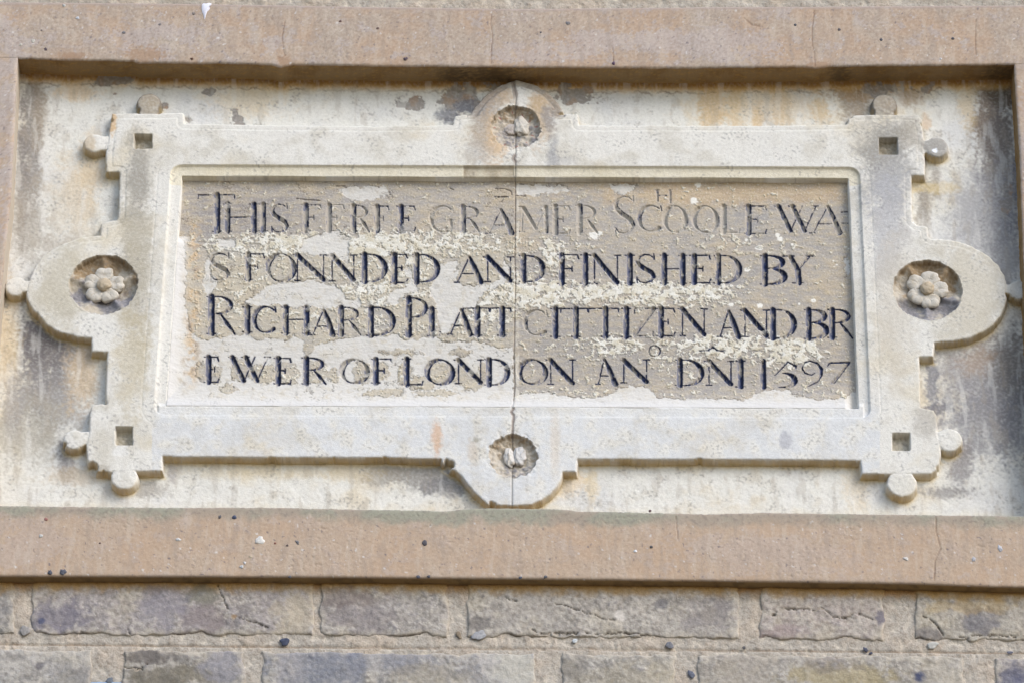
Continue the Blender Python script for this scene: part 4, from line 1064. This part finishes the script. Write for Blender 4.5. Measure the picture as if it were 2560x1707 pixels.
GR, LG, BL, YB, PU = (142,134,128), (152,143,132), (132,130,136), (156,144,122), (146,128,128)
R1a, R1b = 1405, 1585
c1 = [(-620,-290,GR),(-270,38,(112,108,106)),(76,786,(142,132,130)),(799,1122,(144,136,130)),(1166,1848,(156,147,136)),(1899,2212,(158,142,132)),(2286,2980,(148,138,122))]
ex1 = {76: [('crack',[(545,1460),(552,1480),(560,1500),(570,1522)],1.6,0),('crack',[(600,1545),(640,1555),(670,1567)],1.6,0),('crack',[(320,1570),(326,1585),(345,1588)],1.5,0),('b',(505,1540,50,40),.8,(136,126,126)),('b',(500,1490,34,24),.7,(124,122,110)),('b',(150,1540,70,40),.7,(116,112,124)),('b',(400,1510,60,50),.6,(136,132,140)),('b',(740,1530,50,60),.6,(180,168,148)),('b',(584,1540,8,6),.7,(160,130,92)),('b',(103,1550,7,6),.9,(84,88,110))],
       799: [('b',(900,1530,80,50),.5,(128,120,122)),('b',(850,1490,70,26),.5,(126,114,108))],
       1166: [('crack',[(1390,1508),(1430,1520),(1470,1532),(1510,1545),(1535,1548)],1.4,0),('crack',[(1262,1492),(1272,1498),(1290,1500)],1.5,0),('crack',[(1330,1572),(1345,1582),(1520,1580),(1600,1585),(1660,1592)],2.0,0),('b',(1548,1540,14,12),.8,(205,198,190)),('b',(1650,1510,20,12),.7,(110,108,112)),('b',(1200,1555,40,18),.6,(96,92,92)),('b',(1770,1540,60,40),.5,(128,122,124))],
       1899: [('crack',[(1962,1520),(2000,1522),(2035,1524),(2052,1518),(2065,1524),(2082,1540),(2115,1543),(2130,1533),(2150,1532),(2180,1546)],1.6,0),('crack',[(1930,1536),(1945,1528)],1.3,0),('b',(1950,1580,60,16),.6,(150,134,132)),('b',(2202,1540,12,20),.8,(104,100,112))],
       2286: [('crack',[(2305,1538),(2325,1545),(2345,1565),(2355,1582)],1.6,0),('crack',[(2400,1594),(2460,1585),(2540,1590)],1.6,0),('b',(2450,1550,40,30),.7,(112,110,116)),('b',(2320,1585,30,18),.6,(110,104,104)),('b',(2420,1515,120,16),.4,(176,150,100))]}
for i, (a_, b_, c_) in enumerate(c1):
    sk = (b_ - a_) * .0075
    o0 = a_ * .0075
    vis = -300 < a_ < 2500
    brick(a_, b_, R1a + o0, R1b + o0 - 3, c_, i, ex1.get(a_, ()), 3.0 if vis else 12, sk)
c2 = [(-480,232,(152,148,142)),(308,612,(124,118,110)),(652,1340,(130,129,132)),(1402,1690,(148,142,132)),(1744,2412,(150,142,132)),(2486,2800,(108,102,116)),(-820,-520,GR),(2830,3100,YB)]
ex2 = {-480: [('b',(100,1650,140,26),.5,(182,176,168)),('b',(96,1665,12,9),.8,(96,92,96)),('b',(180,1690,90,30),.5,(128,126,126)),('b',(30,1640,40,10),.4,(110,108,108))],
       308: [('b',(370,1640,60,22),.8,(104,98,94)),('b',(420,1690,120,24),.8,(116,110,98)),('b',(560,1660,50,40),.7,(142,140,146)),('crack',[(300,1665),(340,1672),(380,1660)],1.3,0)],
       652: [('b',(820,1670,120,60),.6,(120,124,136)),('b',(960,1640,100,40),.5,(122,124,134)),('b',(1060,1690,100,30),.5,(150,142,128)),('b',(1225,1650,30,40),.7,(190,184,178)),('b',(1290,1670,50,60),.8,(186,182,172)),('b',(935,1650,20,60),.5,(182,176,168)),('b',(730,1670,34,50),.5,(160,156,156))],
       1744: [('b',(2300,1690,14,12),.95,(72,78,104)),('b',(1850,1670,100,40),.5,(158,150,140)),('b',(2100,1690,140,30),.6,(160,146,108)),('b',(2080,1660,60,20),.4,(120,114,116)),('b',(2360,1680,50,40),.5,(178,170,156))],
       2486: [('b',(2530,1690,30,30),.7,(86,90,112))], 1402: [('b',(1440,1670,30,40),.5,(112,108,104)),('b',(1600,1690,90,30),.4,(170,160,140))]}
for i, (a_, b_, c_) in enumerate(c2):
    vis = -500 < a_ < 2600
    o0 = a_ * .0075
    brick(a_, b_, 1620 + o0, 1800 + o0, c_, 20 + i, ex2.get(a_, ()), 3.0 if vis else 12, (b_ - a_) * .0075)
# further courses out of the frame (coarse)
rnd = random.Random(4)
def course(y0, y1, xa, xb, seed, off, skip=None):
    x = xa + off; k_ = seed
    while x < xb:
        w_ = 690 if k_ % 2 else 320
        a_, b_ = x, x + w_
        if skip is None or b_ < skip[0] or a_ > skip[1]:
            brick(a_, b_, y0 + a_ * .0075, y1 + a_ * .0075, rnd.choice([GR, LG, BL, YB, PU]), 40 + k_, (), 14, w_ * .0075)
        x += w_ + 42; k_ += 1
course(1836, 2015, -600, 2900, 1, 0)
course(2050, 2230, -600, 2900, 2, -120)
course(-220, -44, -600, 2900, 3, 60)
course(-436, -256, -600, 2900, 4, -200)
yy = 1190; s_ = 5
while yy > 0:
    course(yy, yy + 178, -900, -180, s_, (s_ % 2) * 60 - 20, None) if False else None
    brick(-560 - 30 * (s_ % 2), -230 - 30 * (s_ % 2), yy, yy + 176, rnd.choice([GR, LG, YB, PU]), 60 + s_, (), 14, 1)
    brick(2790 + 30 * (s_ % 2), 3120, yy + 22, yy + 198, rnd.choice([GR, LG, YB, PU]), 80 + s_, (), 14, 1)
    yy -= 214; s_ += 1

# mortar bed with an opening for the surround
def mortar(px0, px1, py0, py1, gsp, label=None, hgt=HB - 5):
    ax, az = W([px0, px1], [py0, py1], hgt)
    xsm = np.arange(ax[0], ax[1] + gsp, gsp); zsm = np.arange(az[0], az[1] - gsp, -gsp)
    X, Z = np.meshgrid(xsm, zsm)
    nb = fbm(X, Z, 90, 4, 91); nm = fbm(X, Z, 30, 5, 92, gain=.65); nf = fbm(X, Z, 9, 3, 93); ng = fbm(X, Z, 5, 2, 94)
    h = hgt + 2.0 * nb + 3.2 * nm + 1.4 * nf
    PX, PY = P(X, Z, hgt)
    for dy in (1612,):
        yy_ = dy + PX * .0085 - 2
        h -= 3.5 * np.exp(-((PY - yy_ + 2 * nm) / 2.2) ** 2)
    C = np.broadcast_to(lin((178, 170, 159)), X.shape + (3,)).copy()
    C = mix(C, (188, 172, 154), sstep(-.1, .5, nb) * .6); C = mix(C, (160, 150, 138), sstep(.05, .5, nm) * .7); C = mix(C, (216, 206, 190), sstep(.1, .5, -nm) * .5)
    C = mix(C, (120, 110, 100), sstep(.38, .6, nf) * .5); C = mix(C, (122, 108, 92), sstep(.42, .6, ng) * .4)
    C = mix(C, (132, 104, 74), np.exp(-((PY - (1612 + PX * .0085 - 2) + 2 * nm) / 1.6) ** 2) * .5)
    yb = ip(SILB, PX)
    C = mix(C, (180, 134, 68), sstep(48, 18, PY - yb + 14 * nm) * (PY > 1400) * .75)
    o = mesh("mortar", np.stack([X, -h, Z], -1).reshape(-1, 3), grid_quads(*X.shape), C.reshape(-1, 3), M_mortar, wall_o)
    return o
mortar(-330, 2900, 1415, 1730, 3.6)
mortar(-900, 3300, 1732, 2300, 14)
mortar(-900, 3300, -500, -50, 14)
mortar(-330, 2900, -70, 60, 3.6)
mortar(-900, OUTL + 30, -16, 1410, 14)
mortar(OUTR - 30, 3300, -16, 1410, 14)
mortar(-900, -332, 1410, 1730, 14)
mortar(2902, 3300, 1410, 1730, 14)
for (cx, cy, r, asp, col) in [(712,1603,11,.9,(52,64,104)),(1197,1587,18,.6,(160,160,166)),(1674,1612,8,1.2,(110,112,126)),(1147,1586,5,2,(150,120,80)),(1437,1601,7,.7,(200,212,220)),(2332,1612,14,.6,(190,186,172)),
                              (2164,1623,5,1.4,(70,76,110)),(2177,1632,5,.6,(60,66,100)),(1728,1684,7,1.5,(84,92,120)),(274,1700,9,.8,(96,110,130)),(62,1575,12,1,(150,142,136)),(2525,1630,8,.4,(100,106,140)),(1860,1618,4,1,(90,86,92))]:
    lump("pebble", cx, cy, HB - 1, r, r * asp * 1.1, 1.6, (cx % 5) * .2, col, wall_o, 80 + int(cx) % 17, 0.25, col2=tuple(int(c * .85) for c in col), n=9, mat=M_pebble)

# ================================================================== GROUND (unseen sheet below, added for warm bounce light)
gm = bpy.data.materials.new("sandy_paving"); gm.use_nodes = True
nt = gm.node_tree; b = nt.nodes["Principled BSDF"]; b.inputs["Roughness"].default_value = 0.95
nz_ = nt.nodes.new("ShaderNodeTexNoise"); nz_.inputs["Scale"].default_value = 3.0
cr_ = nt.nodes.new("ShaderNodeValToRGB")
cr_.color_ramp.elements[0].color = (0.12, 0.085, 0.045, 1); cr_.color_ramp.elements[1].color = (0.17, 0.12, 0.065, 1)
nt.links.new(nz_.outputs["Fac"], cr_.inputs[0]); nt.links.new(cr_.outputs[0], b.inputs["Base Color"])
me = bpy.data.meshes.new("ground")
me.from_pydata([(-400, -400, -3.4), (400, -400, -3.4), (400, 400, -3.4), (-400, 400, -3.4)], [], [(0, 1, 2, 3)])
me.materials.append(gm)
go = bpy.data.objects.new("ground", me); COL.objects.link(go); go["kind"] = "structure"
